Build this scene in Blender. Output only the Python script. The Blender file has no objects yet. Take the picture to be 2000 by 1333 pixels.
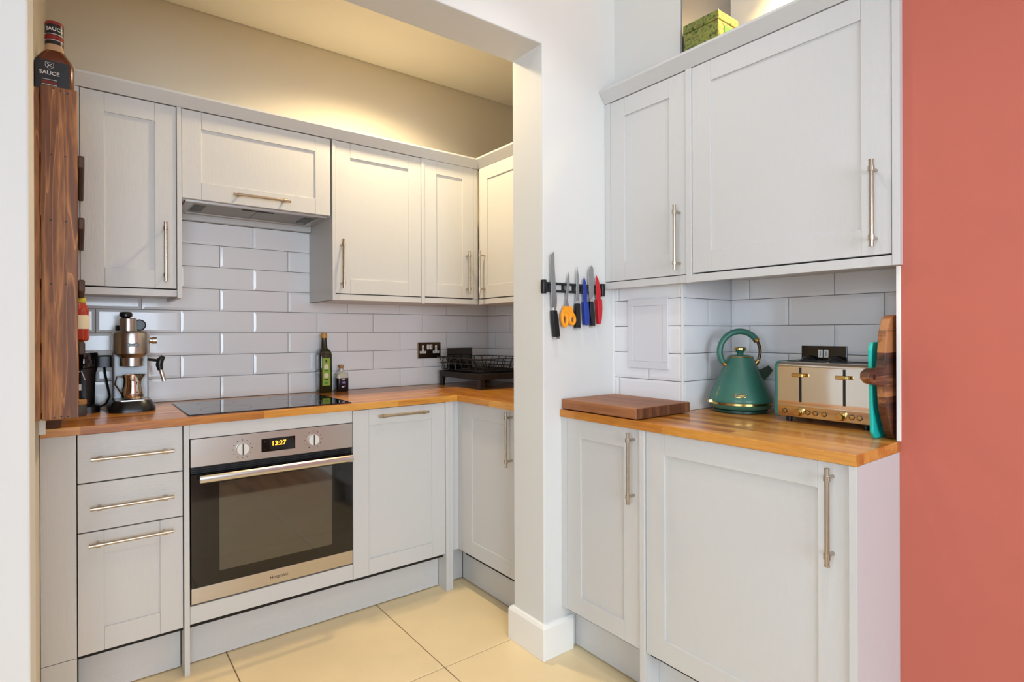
import bpy, bmesh, math, random
from mathutils import Vector, Matrix
random.seed(7)
scene = bpy.context.scene
COL = scene.collection

# ------------------------------------------------------------------ camera
F_PX, YAW, PITCH, ROLL, CY = 1099.0, .6549, -.0011, -.0033, 651.8
CAM_H = 1.2
def _cam_axes():
    cyw, syw = math.cos(YAW), math.sin(YAW)
    rows = []
    for (x, y, z) in ((1, 0, 0), (0, 1, 0), (0, 0, 1)):
        r = x*cyw - y*syw; f = x*syw + y*cyw; u = z
        f, u = f*math.cos(PITCH) + u*math.sin(PITCH), -f*math.sin(PITCH) + u*math.cos(PITCH)
        r, u = r*math.cos(ROLL) + u*math.sin(ROLL), -r*math.sin(ROLL) + u*math.cos(ROLL)
        rows.append((r, u, -f))
    return Matrix(rows)          # columns: right, up, back
cam_data = bpy.data.cameras.new('camera')
cam_data.sensor_width = 36.0; cam_data.sensor_fit = 'HORIZONTAL'
cam_data.lens = F_PX/2000.0*36.0
cam_data.shift_y = -(666.5 - CY)/2000.0
cam_data.clip_start = .02
cam = bpy.data.objects.new('camera', cam_data); COL.objects.link(cam)
cam.matrix_world = Matrix.Translation((0, 0, CAM_H)) @ _cam_axes().to_4x4()
scene.camera = cam

# ------------------------------------------------------------------ world, light, exposure
world = bpy.data.worlds.new('sky_world'); scene.world = world; world.use_nodes = True
bg = world.node_tree.nodes['Background']
bg.inputs['Color'].default_value = (.62, .78, 1.0, 1); bg.inputs['Strength'].default_value = 1.0
scene.view_settings.view_transform = 'Standard'; scene.view_settings.look = 'None'
scene.view_settings.gamma = 1.0; scene.view_settings.use_curve_mapping = False
scene.view_settings.exposure = 0.38
scene.cycles.max_bounces = 8

def area(name, loc, rot, sx, sy, power, color):
    d = bpy.data.lights.new(name, 'AREA'); d.shape = 'RECTANGLE'; d.size = sx; d.size_y = sy
    d.energy = power; d.color = color
    o = bpy.data.objects.new(name, d); COL.objects.link(o); o.location = loc; o.rotation_euler = rot
    return o
# daylight coming in through the two windows of the room behind the camera
DAY = (.82, .92, 1.0)
area('daylight_rear_window', (-.35, -3.46, 1.45), (math.radians(90), 0, 0), 2.5, 1.9, 140, DAY)
area('daylight_side_window', (-2.66, -.75, 1.45), (math.radians(90), 0, math.radians(-90)), 1.9, 1.9, 62, DAY)
WARM_NOOK = (1.0, .78, .45); WARM_ROOM = (1.0, .95, .88)
# recessed ceiling lamps: (x, y, ceiling z, watts, colour, cone)
LAMPS = [(1.14, 2.27, 2.64, 37, WARM_NOOK, 146), (1.12, 1.12, 2.70, 11, WARM_ROOM, 120),
         (.70, .20, 2.70, 15, WARM_ROOM, 120), (-1.2, -1.6, 2.70, 8, WARM_ROOM, 120), (1.96, .90, 2.70, 34, (1, .72, .30), 100)]

# ------------------------------------------------------------------ helpers
def srgb(r, g, b):
    def c(v):
        v /= 255.0
        return v/12.92 if v <= .04045 else ((v + .055)/1.055)**2.4
    return (c(r), c(g), c(b), 1.0)

MATS = {}
def new_mat(name):
    m = bpy.data.materials.new(name); m.use_nodes = True
    nt = m.node_tree; b = nt.nodes['Principled BSDF']
    return m, nt, b
def sock(b, n, v):
    if n in b.inputs: b.inputs[n].default_value = v
def plain(name, col, rough=.5, metal=0., coat=0., spec=None, bump=0., bscale=60., var=0., vscale=4., ior=None, stretch=None, rnd=0.):
    m, nt, b = new_mat(name); MATS[name] = m
    sock(b, 'Base Color', col); sock(b, 'Roughness', rough); sock(b, 'Metallic', metal); sock(b, 'Coat Weight', coat)
    if coat: sock(b, 'Coat Roughness', .05)
    if spec is not None: sock(b, 'Specular IOR Level', spec)
    if ior: sock(b, 'IOR', ior)
    N, L = nt.nodes, nt.links
    if bump or var or rnd:
        tc = N.new('ShaderNodeTexCoord'); mp = N.new('ShaderNodeMapping'); L.new(tc.outputs['Object'], mp.inputs['Vector'])
        if stretch: mp.inputs['Scale'].default_value = stretch
    if bump:
        n = N.new('ShaderNodeTexNoise'); n.inputs['Scale'].default_value = bscale; n.inputs['Detail'].default_value = 4
        L.new(mp.outputs[0], n.inputs['Vector'])
        bp = N.new('ShaderNodeBump'); bp.inputs['Strength'].default_value = bump; bp.inputs['Distance'].default_value = .002
        L.new(n.outputs['Fac'], bp.inputs['Height']); L.new(bp.outputs[0], b.inputs['Normal'])
    if var or rnd:
        mix = N.new('ShaderNodeMix'); mix.data_type = 'RGBA'
        mix.inputs['A'].default_value = tuple(c*(1-max(var, rnd)) for c in col[:3]) + (1,)
        mix.inputs['B'].default_value = tuple(min(1, c*(1+max(var, rnd))) for c in col[:3]) + (1,)
        if var:
            n2 = N.new('ShaderNodeTexNoise'); n2.inputs['Scale'].default_value = vscale; n2.inputs['Detail'].default_value = 5
            L.new(mp.outputs[0], n2.inputs['Vector']); L.new(n2.outputs['Fac'], mix.inputs['Factor'])
        else:
            oi = N.new('ShaderNodeObjectInfo'); L.new(oi.outputs['Random'], mix.inputs['Factor'])
        L.new(mix.outputs['Result'], b.inputs['Base Color'])
    return m

def wood(name, dark, mid, light, axis='x', stave=0., stave_len=.5, ring=14., rough=.35, knots=False, coat=0., amp=.26):
    """long-grain timber; with stave > 0 it is glued up from staves of that width"""
    m, nt, b = new_mat(name); MATS[name] = m
    N, L = nt.nodes, nt.links
    tc = N.new('ShaderNodeTexCoord'); mp = N.new('ShaderNodeMapping'); L.new(tc.outputs['Object'], mp.inputs['Vector'])
    # bring the grain onto x
    if axis == 'y': mp.inputs['Rotation'].default_value = (0, 0, -math.pi/2)
    if axis == 'z': mp.inputs['Rotation'].default_value = (0, math.pi/2, 0)
    if axis == 'xz': mp.inputs['Rotation'].default_value = (-math.pi/2, 0, 0)
    st = N.new('ShaderNodeMapping'); L.new(mp.outputs[0], st.inputs['Vector']); st.inputs['Scale'].default_value = (.09, 1, 1)
    vec = st.outputs[0]
    rnd = None
    if stave:
        br = N.new('ShaderNodeTexBrick'); L.new(mp.outputs[0], br.inputs['Vector'])
        br.inputs['Color1'].default_value = (0, 0, 0, 1); br.inputs['Color2'].default_value = (1, 1, 1, 1); br.inputs['Mortar'].default_value = (.35, .35, .35, 1)
        br.inputs['Scale'].default_value = 1.0; br.inputs['Mortar Size'].default_value = .0004
        br.inputs['Brick Width'].default_value = stave_len; br.inputs['Row Height'].default_value = stave
        br.offset = .37; br.inputs['Bias'].default_value = 0
        rnd = br.outputs['Color']
        sep = N.new('ShaderNodeVectorMath'); sep.operation = 'SCALE'; L.new(rnd, sep.inputs[0]); sep.inputs['Scale'].default_value = 7.3
        ad = N.new('ShaderNodeVectorMath'); ad.operation = 'ADD'; L.new(vec, ad.inputs[0]); L.new(sep.outputs[0], ad.inputs[1]); vec = ad.outputs[0]
    n1 = N.new('ShaderNodeTexNoise'); n1.inputs['Scale'].default_value = ring; n1.inputs['Detail'].default_value = 6; n1.inputs['Distortion'].default_value = .7
    L.new(vec, n1.inputs['Vector'])
    n2 = N.new('ShaderNodeTexNoise'); n2.inputs['Scale'].default_value = ring*14; n2.inputs['Detail'].default_value = 3
    L.new(vec, n2.inputs['Vector'])
    rp = N.new('ShaderNodeValToRGB'); e = rp.color_ramp.elements
    e[0].position = .32; e[0].color = dark; e[1].position = .68; e[1].color = light
    em = e.new(.5); em.color = mid
    w = N.new('ShaderNodeMath'); w.operation = 'MULTIPLY_ADD'; L.new(n2.outputs['Fac'], w.inputs[0]); w.inputs[1].default_value = .28; w.inputs[2].default_value = -.14
    s = N.new('ShaderNodeMath'); s.operation = 'ADD'; L.new(n1.outputs['Fac'], s.inputs[0]); L.new(w.outputs[0], s.inputs[1])
    fac = s.outputs[0]
    if rnd is not None:
        r2 = N.new('ShaderNodeMath'); r2.operation = 'MULTIPLY_ADD'; L.new(rnd, r2.inputs[0]); r2.inputs[1].default_value = amp; r2.inputs[2].default_value = -amp/2
        s2 = N.new('ShaderNodeMath'); s2.operation = 'ADD'; L.new(fac, s2.inputs[0]); L.new(r2.outputs[0], s2.inputs[1]); fac = s2.outputs[0]
    L.new(fac, rp.inputs['Fac'])
    colour = rp.outputs['Color']
    if knots:
        # cathedral figure: rings round a stretched voronoi cell, dark between pale lines
        kv = N.new('ShaderNodeMapping'); L.new(mp.outputs[0], kv.inputs['Vector']); kv.inputs['Scale'].default_value = (.42, 9, 9)
        nz = N.new('ShaderNodeTexNoise'); nz.inputs['Scale'].default_value = 2.2; nz.inputs['Detail'].default_value = 2
        L.new(kv.outputs[0], nz.inputs['Vector'])
        ml = N.new('ShaderNodeMath'); ml.operation = 'MULTIPLY'; L.new(nz.outputs['Fac'], ml.inputs[0]); ml.inputs[1].default_value = 11
        fr = N.new('ShaderNodeMath'); fr.operation = 'FRACT'; L.new(ml.outputs[0], fr.inputs[0])
        pr = N.new('ShaderNodeValToRGB'); q = pr.color_ramp.elements
        q[0].position = 0; q[0].color = (.85, .85, .85, 1); q[1].position = 1; q[1].color = (.25, .25, .25, 1)
        k2 = q.new(.16); k2.color = (.02, .02, .02, 1); k3 = q.new(.7); k3.color = (.06, .06, .06, 1)
        L.new(fr.outputs[0], pr.inputs['Fac'])
        mx = N.new('ShaderNodeMix'); mx.data_type = 'RGBA'; L.new(pr.outputs['Color'], mx.inputs['Factor'])
        L.new(colour, mx.inputs['A']); mx.inputs['B'].default_value = light; colour = mx.outputs['Result']
    L.new(colour, b.inputs['Base Color']); sock(b, 'Roughness', rough); sock(b, 'Coat Weight', coat)
    bp = N.new('ShaderNodeBump'); bp.inputs['Strength'].default_value = .12; bp.inputs['Distance'].default_value = .001
    L.new(n2.outputs['Fac'], bp.inputs['Height']); L.new(bp.outputs[0], b.inputs['Normal'])
    return m

def emit(name, col, strength):
    m, nt, b = new_mat(name); MATS[name] = m
    sock(b, 'Base Color', col); sock(b, 'Emission Color', col); sock(b, 'Emission Strength', strength)
    return m
def glassy(name, col, rough=.02, alpha=.35):
    """thin clear or tinted pane: part see-through, part mirror"""
    m, nt, b = new_mat(name); MATS[name] = m
    N, L = nt.nodes, nt.links
    tr = N.new('ShaderNodeBsdfTransparent'); tr.inputs['Color'].default_value = col
    gl = N.new('ShaderNodeBsdfGlossy'); gl.inputs['Roughness'].default_value = rough
    lw = N.new('ShaderNodeFresnel'); lw.inputs['IOR'].default_value = 1.5
    ms = N.new('ShaderNodeMixShader'); L.new(lw.outputs[0], ms.inputs[0]); L.new(tr.outputs[0], ms.inputs[1]); L.new(gl.outputs[0], ms.inputs[2])
    L.new(ms.outputs[0], N['Material Output'].inputs['Surface'])
    return m

# -- materials
W = lambda *c: srgb(*c)
plain('wall_white', W(217, 216, 212), .8, bump=.12, bscale=35, var=.02)
plain('nook_paint', W(214, 205, 188), .75, bump=.08, bscale=40)
plain('ceiling_paint', W(232, 226, 214), .85)
plain('red_paint', W(190, 100, 82), .7, bump=.2, bscale=30, var=.05, vscale=6)
plain('trim_white', W(240, 238, 233), .4)
plain('cabinet_paint', W(203, 202, 200), .42, bump=.25, bscale=30, stretch=(14, 14, .8))
plain('cabinet_paint_h', W(203, 202, 200), .42, bump=.25, bscale=30, stretch=(.8, .8, 14))
plain('gap_dark', W(30, 26, 22), .9)  # near-black: shade put into the colour for gaps between parts
plain('tile_white', W(229, 229, 230), .17, coat=.3, rnd=.02)
plain('grout', W(112, 106, 100), .9)
plain('grout_floor', W(120, 98, 68), .9)
plain('floor_tile', W(236, 214, 170), .38, var=.13, vscale=4, bump=.05, bscale=18)
wood('oak_x', W(160, 92, 28), W(194, 126, 46), W(218, 156, 68), 'x', stave=.042, stave_len=.55, rough=.28, coat=.2)
wood('oak_y', W(160, 92, 28), W(194, 126, 46), W(216, 156, 74), 'y', stave=.042, stave_len=.55, rough=.28, coat=.2)
wood('floor_oak', W(120, 84, 48), W(158, 116, 70), W(182, 140, 90), 'y', stave=.12, stave_len=1.1, rough=.4)
wood('rack_wood', W(66, 34, 16), W(112, 64, 30), W(196, 136, 74), 'z', ring=9, rough=.5, knots=True)
wood('rack_dark', W(40, 24, 16), W(58, 36, 24), W(76, 48, 32), 'y', ring=9, rough=.6)
wood('board_brown', W(124, 74, 42), W(150, 94, 56), W(174, 116, 74), 'y', ring=10, rough=.5)
wood('board_end', W(70, 38, 22), W(98, 58, 36), W(136, 90, 58), 'z', ring=26, rough=.55)
wood('walnut', W(52, 27, 15), W(98, 56, 32), W(172, 114, 66), 'xz', stave=.058, stave_len=.9, rough=.45, amp=.3)
wood('cork', W(150, 104, 62), W(172, 124, 78), W(190, 146, 98), 'z', ring=30, rough=.8)
plain('steel', W(196, 190, 182), .28, metal=1., bump=.04, bscale=120, stretch=(1, 1, 30))
plain('steel_bright', W(204, 200, 194), .24, metal=1.)
plain('steel_matt', W(172, 178, 182), .5, metal=.6)
plain('nickel', W(190, 178, 162), .26, metal=1.)
plain('chrome', W(225, 218, 208), .07, metal=1.)
plain('brass', W(206, 168, 100), .22, metal=1.)
plain('bronze', W(98, 80, 62), .3, metal=1.)
plain('black_glass', W(12, 11, 11), .05, spec=.6)
plain('hob_glass', W(14, 14, 16), .04, spec=.9)
plain('oven_window', W(34, 34, 30), .04, ior=2.1)
plain('black_plastic', W(16, 16, 17), .32)
plain('black_matt', W(20, 19, 19), .6)
plain('black_wire', W(14, 14, 14), .35)
plain('grey_plastic', W(70, 68, 66), .5)
plain('white_plastic', W(232, 230, 224), .4)
plain('knob_white', W(226, 222, 216), .3)
plain('ink', W(40, 36, 34), .6)
plain('ink_white', W(236, 236, 232), .6)
plain('ink_red', W(128, 26, 22), .6)
plain('hood_steel', W(186, 182, 178), .38, metal=.85)
plain('hood_mesh', W(150, 146, 140), .5, metal=.6, bump=.4, bscale=300)
plain('green_enamel', W(56, 112, 97), .38, bump=.12, bscale=220, coat=.15)
plain('green_dark', W(26, 70, 60), .35)
plain('hatch_paint', W(216, 216, 219), .45)
plain('flue_grey', W(150, 150, 154), .42, metal=.75)
plain('teal_plastic', W(32, 190, 176), .35)
plain('blue_blade', W(22, 54, 150), .35)
plain('red_blade', W(196, 24, 38), .35)
plain('orange_plastic', W(250, 160, 20), .4)
plain('blade_steel', W(168, 168, 170), .34, metal=.9)
plain('sauce_brown', W(92, 38, 14), .12, coat=.6)
plain('sauce_clear', W(186, 150, 116), .12, coat=.6)
plain('label_black', W(20, 21, 30), .35)
plain('label_cream', W(226, 212, 184), .6)
plain('label_green', W(140, 168, 52), .5)
plain('lid_red', W(140, 40, 44), .4)
plain('lid_yellow', W(190, 178, 50), .35)
plain('cap_green', W(66, 128, 52), .4)
plain('cap_navy', W(16, 18, 40), .4)
plain('jar_sauce', W(166, 48, 26), .15, coat=.5)
plain('olive_glass', W(28, 32, 14), .06, coat=.6)
plain('cap_gold', W(196, 144, 58), .35)
plain('balsamic', W(18, 14, 22), .08, coat=.5)
plain('clear_glass', W(196, 192, 176), .05, coat=.5)
plain('sticker_blue', W(86, 84, 150), .5)
emit('display_amber', W(255, 168, 40), 2.2)
emit('lamp_warm', (1.0, .82, .55, 1), 6.0)
plain('display_glass', W(30, 30, 32), .1)
glassy('window_glass', (.95, .97, 1, 1))
def landscape():
    m, nt, b = new_mat('tin_print'); MATS['tin_print'] = m
    N, L = nt.nodes, nt.links
    tc = N.new('ShaderNodeTexCoord'); v = N.new('ShaderNodeTexNoise'); v.inputs['Scale'].default_value = 60; v.inputs['Detail'].default_value = 3
    L.new(tc.outputs['Object'], v.inputs['Vector'])
    rp = N.new('ShaderNodeValToRGB'); e = rp.color_ramp.elements
    e[0].position = .33; e[0].color = W(44, 54, 26); e[1].position = .72; e[1].color = W(128, 84, 60)
    for p, c in ((.45, W(104, 118, 48)), (.55, W(140, 138, 64)), (.62, W(88, 104, 50))): q = e.new(p); q.color = c
    L.new(v.outputs['Fac'], rp.inputs['Fac']); L.new(rp.outputs['Color'], b.inputs['Base Color']); sock(b, 'Roughness', .3)
landscape()

# -- geometry
def world_loc(o):
    v = Vector((0, 0, 0))
    while o is not None: v += o.location; o = o.parent
    return v
def link_mesh(name, me, m, parent=None, loc=None):
    if m is not None and not me.materials: me.materials.append(MATS[m])
    o = bpy.data.objects.new(name, me); COL.objects.link(o)
    if parent is not None: o.parent = parent
    if loc is not None: o.location = loc
    return o
def obj(name, bm, m, parent=None, bevel=0., smooth=False, local=False, segs=2):
    """one mesh object; bm is in world space unless local"""
    if parent is not None and not local:
        w = world_loc(parent)
        if w.length: bmesh.ops.translate(bm, vec=-w, verts=bm.verts)
    bmesh.ops.recalc_face_normals(bm, faces=bm.faces)
    me = bpy.data.meshes.new(name); bm.to_mesh(me); bm.free()
    if smooth:
        for p in me.polygons: p.use_smooth = True
    o = link_mesh(name, me, m, parent)
    if smooth: 
        try: me.set_sharp_from_angle(angle=math.radians(38))
        except Exception: pass
    if bevel:
        md = o.modifiers.new('edge', 'BEVEL'); md.width = bevel; md.segments = segs; md.limit_method = 'ANGLE'; md.angle_limit = math.radians(40)
    return o
def tag(o, label, cat, group=None, kind=None):
    o['label'] = label; o['category'] = cat
    if group: o['group'] = group
    if kind: o['kind'] = kind
    return o
def thing(name, loc, label, cat, group=None, kind=None, rz=0.):
    o = bpy.data.objects.new(name, None); COL.objects.link(o); o.location = loc; o.empty_display_size = .05
    o.rotation_euler = (0, 0, rz)
    return tag(o, label, cat, group, kind)
def B(*boxes):
    """bmesh of boxes (x0,x1,y0,y1,z0,z1)"""
    bm = bmesh.new()
    for b in boxes: add_box(bm, *b)
    return bm
def add_box(bm, x0, x1, y0, y1, z0, z1):
    v = [bm.verts.new(p) for p in ((x0, y0, z0), (x1, y0, z0), (x1, y1, z0), (x0, y1, z0), (x0, y0, z1), (x1, y0, z1), (x1, y1, z1), (x0, y1, z1))]
    for f in ((0, 3, 2, 1), (4, 5, 6, 7), (0, 1, 5, 4), (1, 2, 6, 5), (2, 3, 7, 6), (3, 0, 4, 7)): bm.faces.new([v[i] for i in f])
def add_prism(bm, poly, fn, d0, d1):
    """poly of (u,v), extruded in d; fn(u,v,d) -> xyz"""
    a = [bm.verts.new(fn(u, v, d0)) for u, v in poly]; b = [bm.verts.new(fn(u, v, d1)) for u, v in poly]
    n = len(poly)
    bm.faces.new(a); bm.faces.new(b[::-1])
    for i in range(n): bm.faces.new((a[i], a[(i+1) % n], b[(i+1) % n], b[i]))
def add_tube(bm, pts, r, n=10, closed=False, caps=True):
    pts = [Vector(p) for p in pts]; k = len(pts)
    rr = r if isinstance(r, (list, tuple)) else [r]*k
    rings = []; ref = None
    for i, p in enumerate(pts):
        if closed: t = pts[(i+1) % k] - pts[i-1]
        else: t = pts[min(i+1, k-1)] - pts[max(i-1, 0)]
        t.normalize()
        if ref is None:
            ref = Vector((0, 0, 1)) if abs(t.z) < .9 else Vector((1, 0, 0))
        s = t.cross(ref)
        if s.length < 1e-6: ref = Vector((1, 0, 0)); s = t.cross(ref)
        s.normalize(); u = s.cross(t).normalized(); ref = u
        rings.append([bm.verts.new(p + (s*math.cos(2*math.pi*j/n) + u*math.sin(2*math.pi*j/n))*rr[i]) for j in range(n)])
    m = k if closed else k-1
    for i in range(m):
        a, b = rings[i], rings[(i+1) % k]
        for j in range(n): bm.faces.new((a[j], a[(j+1) % n], b[(j+1) % n], b[j]))
    if caps and not closed: bm.faces.new(rings[0][::-1]); bm.faces.new(rings[-1])
def add_lathe(bm, prof, c=(0, 0, 0), n=32, axis='z'):
    """prof: list of (r, h)"""
    rings = []
    for r, h in prof:
        row = []
        if r < 1e-6: row = [bm.verts.new(_ax(0, 0, h, c, axis))]
        else: row = [bm.verts.new(_ax(r*math.cos(2*math.pi*j/n), r*math.sin(2*math.pi*j/n), h, c, axis)) for j in range(n)]
        rings.append(row)
    for a, b in zip(rings, rings[1:]):
        for j in range(n):
            q = [a[j % len(a)], a[(j+1) % len(a)], b[(j+1) % len(b)], b[j % len(b)]]
            u = []
            for v in q:
                if v not in u: u.append(v)
            if len(u) > 2: bm.faces.new(u)
    for row, flip in ((rings[0], True), (rings[-1], False)):
        if len(row) > 2: bm.faces.new(row[::-1] if flip else row)
def _ax(a, b, h, c, axis):
    if axis == 'z': p = (a, b, h)
    elif axis == 'y': p = (a, h, b)
    else: p = (h, a, b)
    return (p[0]+c[0], p[1]+c[1], p[2]+c[2])
def lathe(prof, c=(0, 0, 0), n=32, axis='z'):
    bm = bmesh.new(); add_lathe(bm, prof, c, n, axis); return bm
def tube(pts, r, n=10, closed=False):
    bm = bmesh.new(); add_tube(bm, pts, r, n, closed); return bm
def text_bm(s, size, fn, extrude=.0003, bold=0.):
    """flat lettering centred on (0,0), mapped by fn(u, v, d)"""
    c = bpy.data.curves.new('lettering', 'FONT'); c.body = s; c.size = size; c.extrude = extrude; c.align_x = 'CENTER'; c.align_y = 'CENTER'; c.offset = bold
    c.resolution_u = 3
    o = bpy.data.objects.new('lettering_tmp', c); COL.objects.link(o)
    dg = bpy.context.evaluated_depsgraph_get(); me = bpy.data.meshes.new_from_object(o.evaluated_get(dg))
    bpy.data.objects.remove(o); bpy.data.curves.remove(c)
    bm = bmesh.new(); bm.from_mesh(me); bpy.data.meshes.remove(me)
    for v in bm.verts: v.co = Vector(fn(v.co.x, v.co.y, v.co.z))
    return bm
def arc(cx, cz, r, a0, a1, n):
    return [(cx + r*math.cos(math.radians(a0+(a1-a0)*i/n)), cz + r*math.sin(math.radians(a0+(a1-a0)*i/n))) for i in range(n+1)]

# ------------------------------------------------------------------ the setting
def structure(name, bm, m, label, cat, **k):
    return tag(obj(name, bm, m, **k), label, cat, kind='structure')
XZ = lambda y0: (lambda u, v, d: (u, d, v))
# partition wall with the wide opening to the kitchen nook
bm = bmesh.new()
add_prism(bm, [(-2.5, 0), (-.085, 0), (-.085, 2.262), (1.35, 2.262), (1.35, 0), (2.45, 0), (2.45, 2.75), (-2.5, 2.75)], lambda u, v, d: (u, d, v), 1.57, 1.75)
wall_part = structure('wall_partition', bm, 'wall_white', 'white plastered wall with wide opening into the kitchen nook', 'wall', bevel=.004)
wall_back = structure('wall_back', B((-.2, 2.45, 2.840, 2.95, 0, 2.7)), 'nook_paint', 'back wall of the kitchen nook with white metro tiles', 'wall')
wall_left = structure('wall_left', B((-.2, -.100, 1.75, 2.84, 0, 2.7)), 'nook_paint', 'narrow left side wall of the kitchen nook', 'wall')
obj('plaster_end', B((-.1005, -.084, 2.235, 2.2495, .893, .942)), 'trim_white', wall_left, bevel=.002)
wall_nook = structure('wall_nook', B((1.997, 2.40, 1.75, 2.84, 0, 2.08), (2.40, 2.45, 1.75, 2.84, 0, 2.7)), 'nook_paint', 'side wall of the nook behind the draining rack', 'wall')
wall_box = structure('wall_boxing', B((1.738, 2.12, 1.250, 1.57, 0, 2.75)), 'wall_white', 'tiled white boxed-out wall corner holding the access hatch', 'wall')
wall_right = structure('wall_right', B((2.058, 2.2, .45, 1.25, 0, 2.75)), 'wall_white', 'tiled recess wall behind kettle and toaster', 'wall')
wall_red = structure('wall_red', B((1.70, 2.2, -3.3, .556, 0, 2.75)), 'red_paint', 'terracotta red painted wall beside the cabinets', 'wall')
obj('plaster_edge', B((1.697, 1.7005, .546, .5565, .913, 1.372)), 'trim_white', wall_red, bevel=.001)
wall_west = structure('wall_west', B((-2.62, -2.5, -3.3, -1.7, 0, 2.75), (-2.62, -2.5, .2, 1.75, 0, 2.75), (-2.62, -2.5, -1.7, .2, 0, .5), (-2.62, -2.5, -1.7, .2, 2.4, 2.75)), 'wall_white', 'white side wall of the dining room with window', 'wall')
wall_rear = structure('wall_rear', B((-2.62, -1.6, -3.42, -3.3, 0, 2.75), (.9, 2.2, -3.42, -3.3, 0, 2.75), (-1.6, .9, -3.42, -3.3, 0, .5), (-1.6, .9, -3.42, -3.3, 2.4, 2.75)), 'wall_white', 'white rear wall of the dining room with wide window', 'wall')
structure('ceiling', B((-2.62, 2.2, -3.42, 1.57, 2.70, 2.8)), 'ceiling_paint', 'white ceiling of the dining room', 'ceiling')
ceil_n = structure('ceiling', B((-.1, 2.40, 1.75, 2.8355, 2.640, 2.70)), 'ceiling_paint', 'ceiling of the kitchen nook', 'ceiling')
obj('crack_light_cover', B((-.1, 2.40, 2.8355, 2.8405, 2.650, 2.70)), 'gap_dark', ceil_n)  # dark cover added inside the ceiling crack to keep sky light out
def window(name, fn, u0, u1, label):
    fr = bmesh.new()
    for a, b, c, d in ((u0, u0+.06, .5, 2.4), (u1-.06, u1, .5, 2.4), (u0, u1, .5, .56), (u0, u1, 2.34, 2.4), ((u0+u1)/2-.03, (u0+u1)/2+.03, .5, 2.4)):
        add_prism(fr, [(a, c), (b, c), (b, d), (a, d)], fn, -.09, -.03)
    w = structure(name, fr, 'trim_white', label, 'window')
    for a, b in ((u0+.06, (u0+u1)/2-.03), ((u0+u1)/2+.03, u1-.06)):
        p = bmesh.new(); add_prism(p, [(a, .56), (b, .56), (b, 2.34), (a, 2.34)], fn, -.064, -.056)
        obj('pane', p, 'window_glass', w)
window('window_1', lambda u, v, d: (u, -3.3+d, v), -1.6, .9, 'wide white framed window in the rear wall')
window('window_2', lambda u, v, d: (-2.5+d, u, v), -1.7, .2, 'white framed window in the side wall')

# floor: porcelain tiles, then oak boards further back in the room
floor = structure('floor', B((-2.62, 2.2, -.05, 2.95, -.06, -.003)), 'grout_floor', 'beige stone-look tiled kitchen floor', 'floor')
tm = None
for i in range(-5, 3):
    for j in range(-3, 2):
        x0, y0 = .434 + .6005*i, 1.750 + .6*j
        if tm is None:
            b_ = B((.0018, .5987, .0018, .5982, -.009, 0)); bmesh.ops.recalc_face_normals(b_, faces=b_.faces)
            tm = bpy.data.meshes.new('floor_tile'); b_.to_mesh(tm); b_.free(); tm.materials.append(MATS['floor_tile'])
        o = link_mesh('tile', tm, None, floor, (x0, y0, 0))
        md = o.modifiers.new('edge', 'BEVEL'); md.width = .0012; md.segments = 1
structure('floor', B((-2.62, 2.2, -3.42, -.05, -.06, 0)), 'floor_oak', 'oak board floor of the dining room', 'floor')

# skirting round the pillar foot
bm = bmesh.new()
prof = [(0, 0), (.017, 0), (.017, .116), (.010, .128), (0, .130)]
path = [(1.484, 1.57, 0, -1), (1.35, 1.57, -1, -1), (1.35, 1.75, -1, 1), (1.42, 1.75, 0, 1)]
rings = [[bm.verts.new((x + nx*o_, y + ny*o_, z)) for o_, z in prof] for x, y, nx, ny in path]
for a, b in zip(rings, rings[1:]):
    for k in range(len(prof)): bm.faces.new((a[k], a[(k+1) % 5], b[(k+1) % 5], b[k]))
bm.faces.new(rings[0]); bm.faces.new(rings[-1][::-1])
structure('baseboard_pillar', bm, 'trim_white', 'white skirting board wrapped round the pillar foot', 'skirting', bevel=.002)
structure('baseboard_left', B((-2.5, -.085, 1.553, 1.57, 0, .125)), 'trim_white', 'white skirting board along the left wall', 'skirting', bevel=.003)
structure('baseboard_right', B((1.683, 1.70, -3.3, .545, 0, .125)), 'trim_white', 'white skirting board under the red wall', 'skirting', bevel=.003)

# metro tiles, each with its chamfered face
TM = {}
def tile_mesh(w, h, plane):
    key = (round(w, 3), round(h, 3), plane)
    if key in TM: return TM[key]
    g, c = .0012, min(.011, w*.3, h*.3)
    fn = (lambda u, z, d: (u, d, z)) if plane == 'y' else (lambda u, z, d: (d, u, z))
    bm = bmesh.new(); R = []
    for ins, d in ((g, .0095), (g, .0014), (g+c, 0)):
        R.append([bm.verts.new(fn(u, z, d)) for u, z in ((ins, ins), (w-ins, ins), (w-ins, h-ins), (ins, h-ins))])
    for a, b in zip(R, R[1:]):
        for k in range(4): bm.faces.new((a[k], a[(k+1) % 4], b[(k+1) % 4], b[k]))
    bm.faces.new(R[-1]); bm.faces.new(R[0][::-1])
    bmesh.ops.recalc_face_normals(bm, faces=bm.faces)
    me = bpy.data.meshes.new('tile'); bm.to_mesh(me); bm.free(); me.materials.append(MATS['tile_white']); TM[key] = me
    return me
def tile_row(wall, plane, pos, cuts, z0, z1):
    for a, b in zip(cuts, cuts[1:]):
        if b - a < .006: continue
        link_mesh('tile', tile_mesh(b-a, z1-z0, plane), None, wall, (a, pos, z0) if plane == 'y' else (pos, a, z0))
def cuts(first, pitch, lo, hi):
    k0 = math.floor((lo-first)/pitch)
    c = [lo] + [first + pitch*k for k in range(k0, k0+40) if lo + .004 < first + pitch*k < hi - .004] + [hi]
    return c
ROWS = [.908, 1.008, 1.1065, 1.205, 1.3035, 1.402, 1.5005, 1.599, 1.698]
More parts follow.
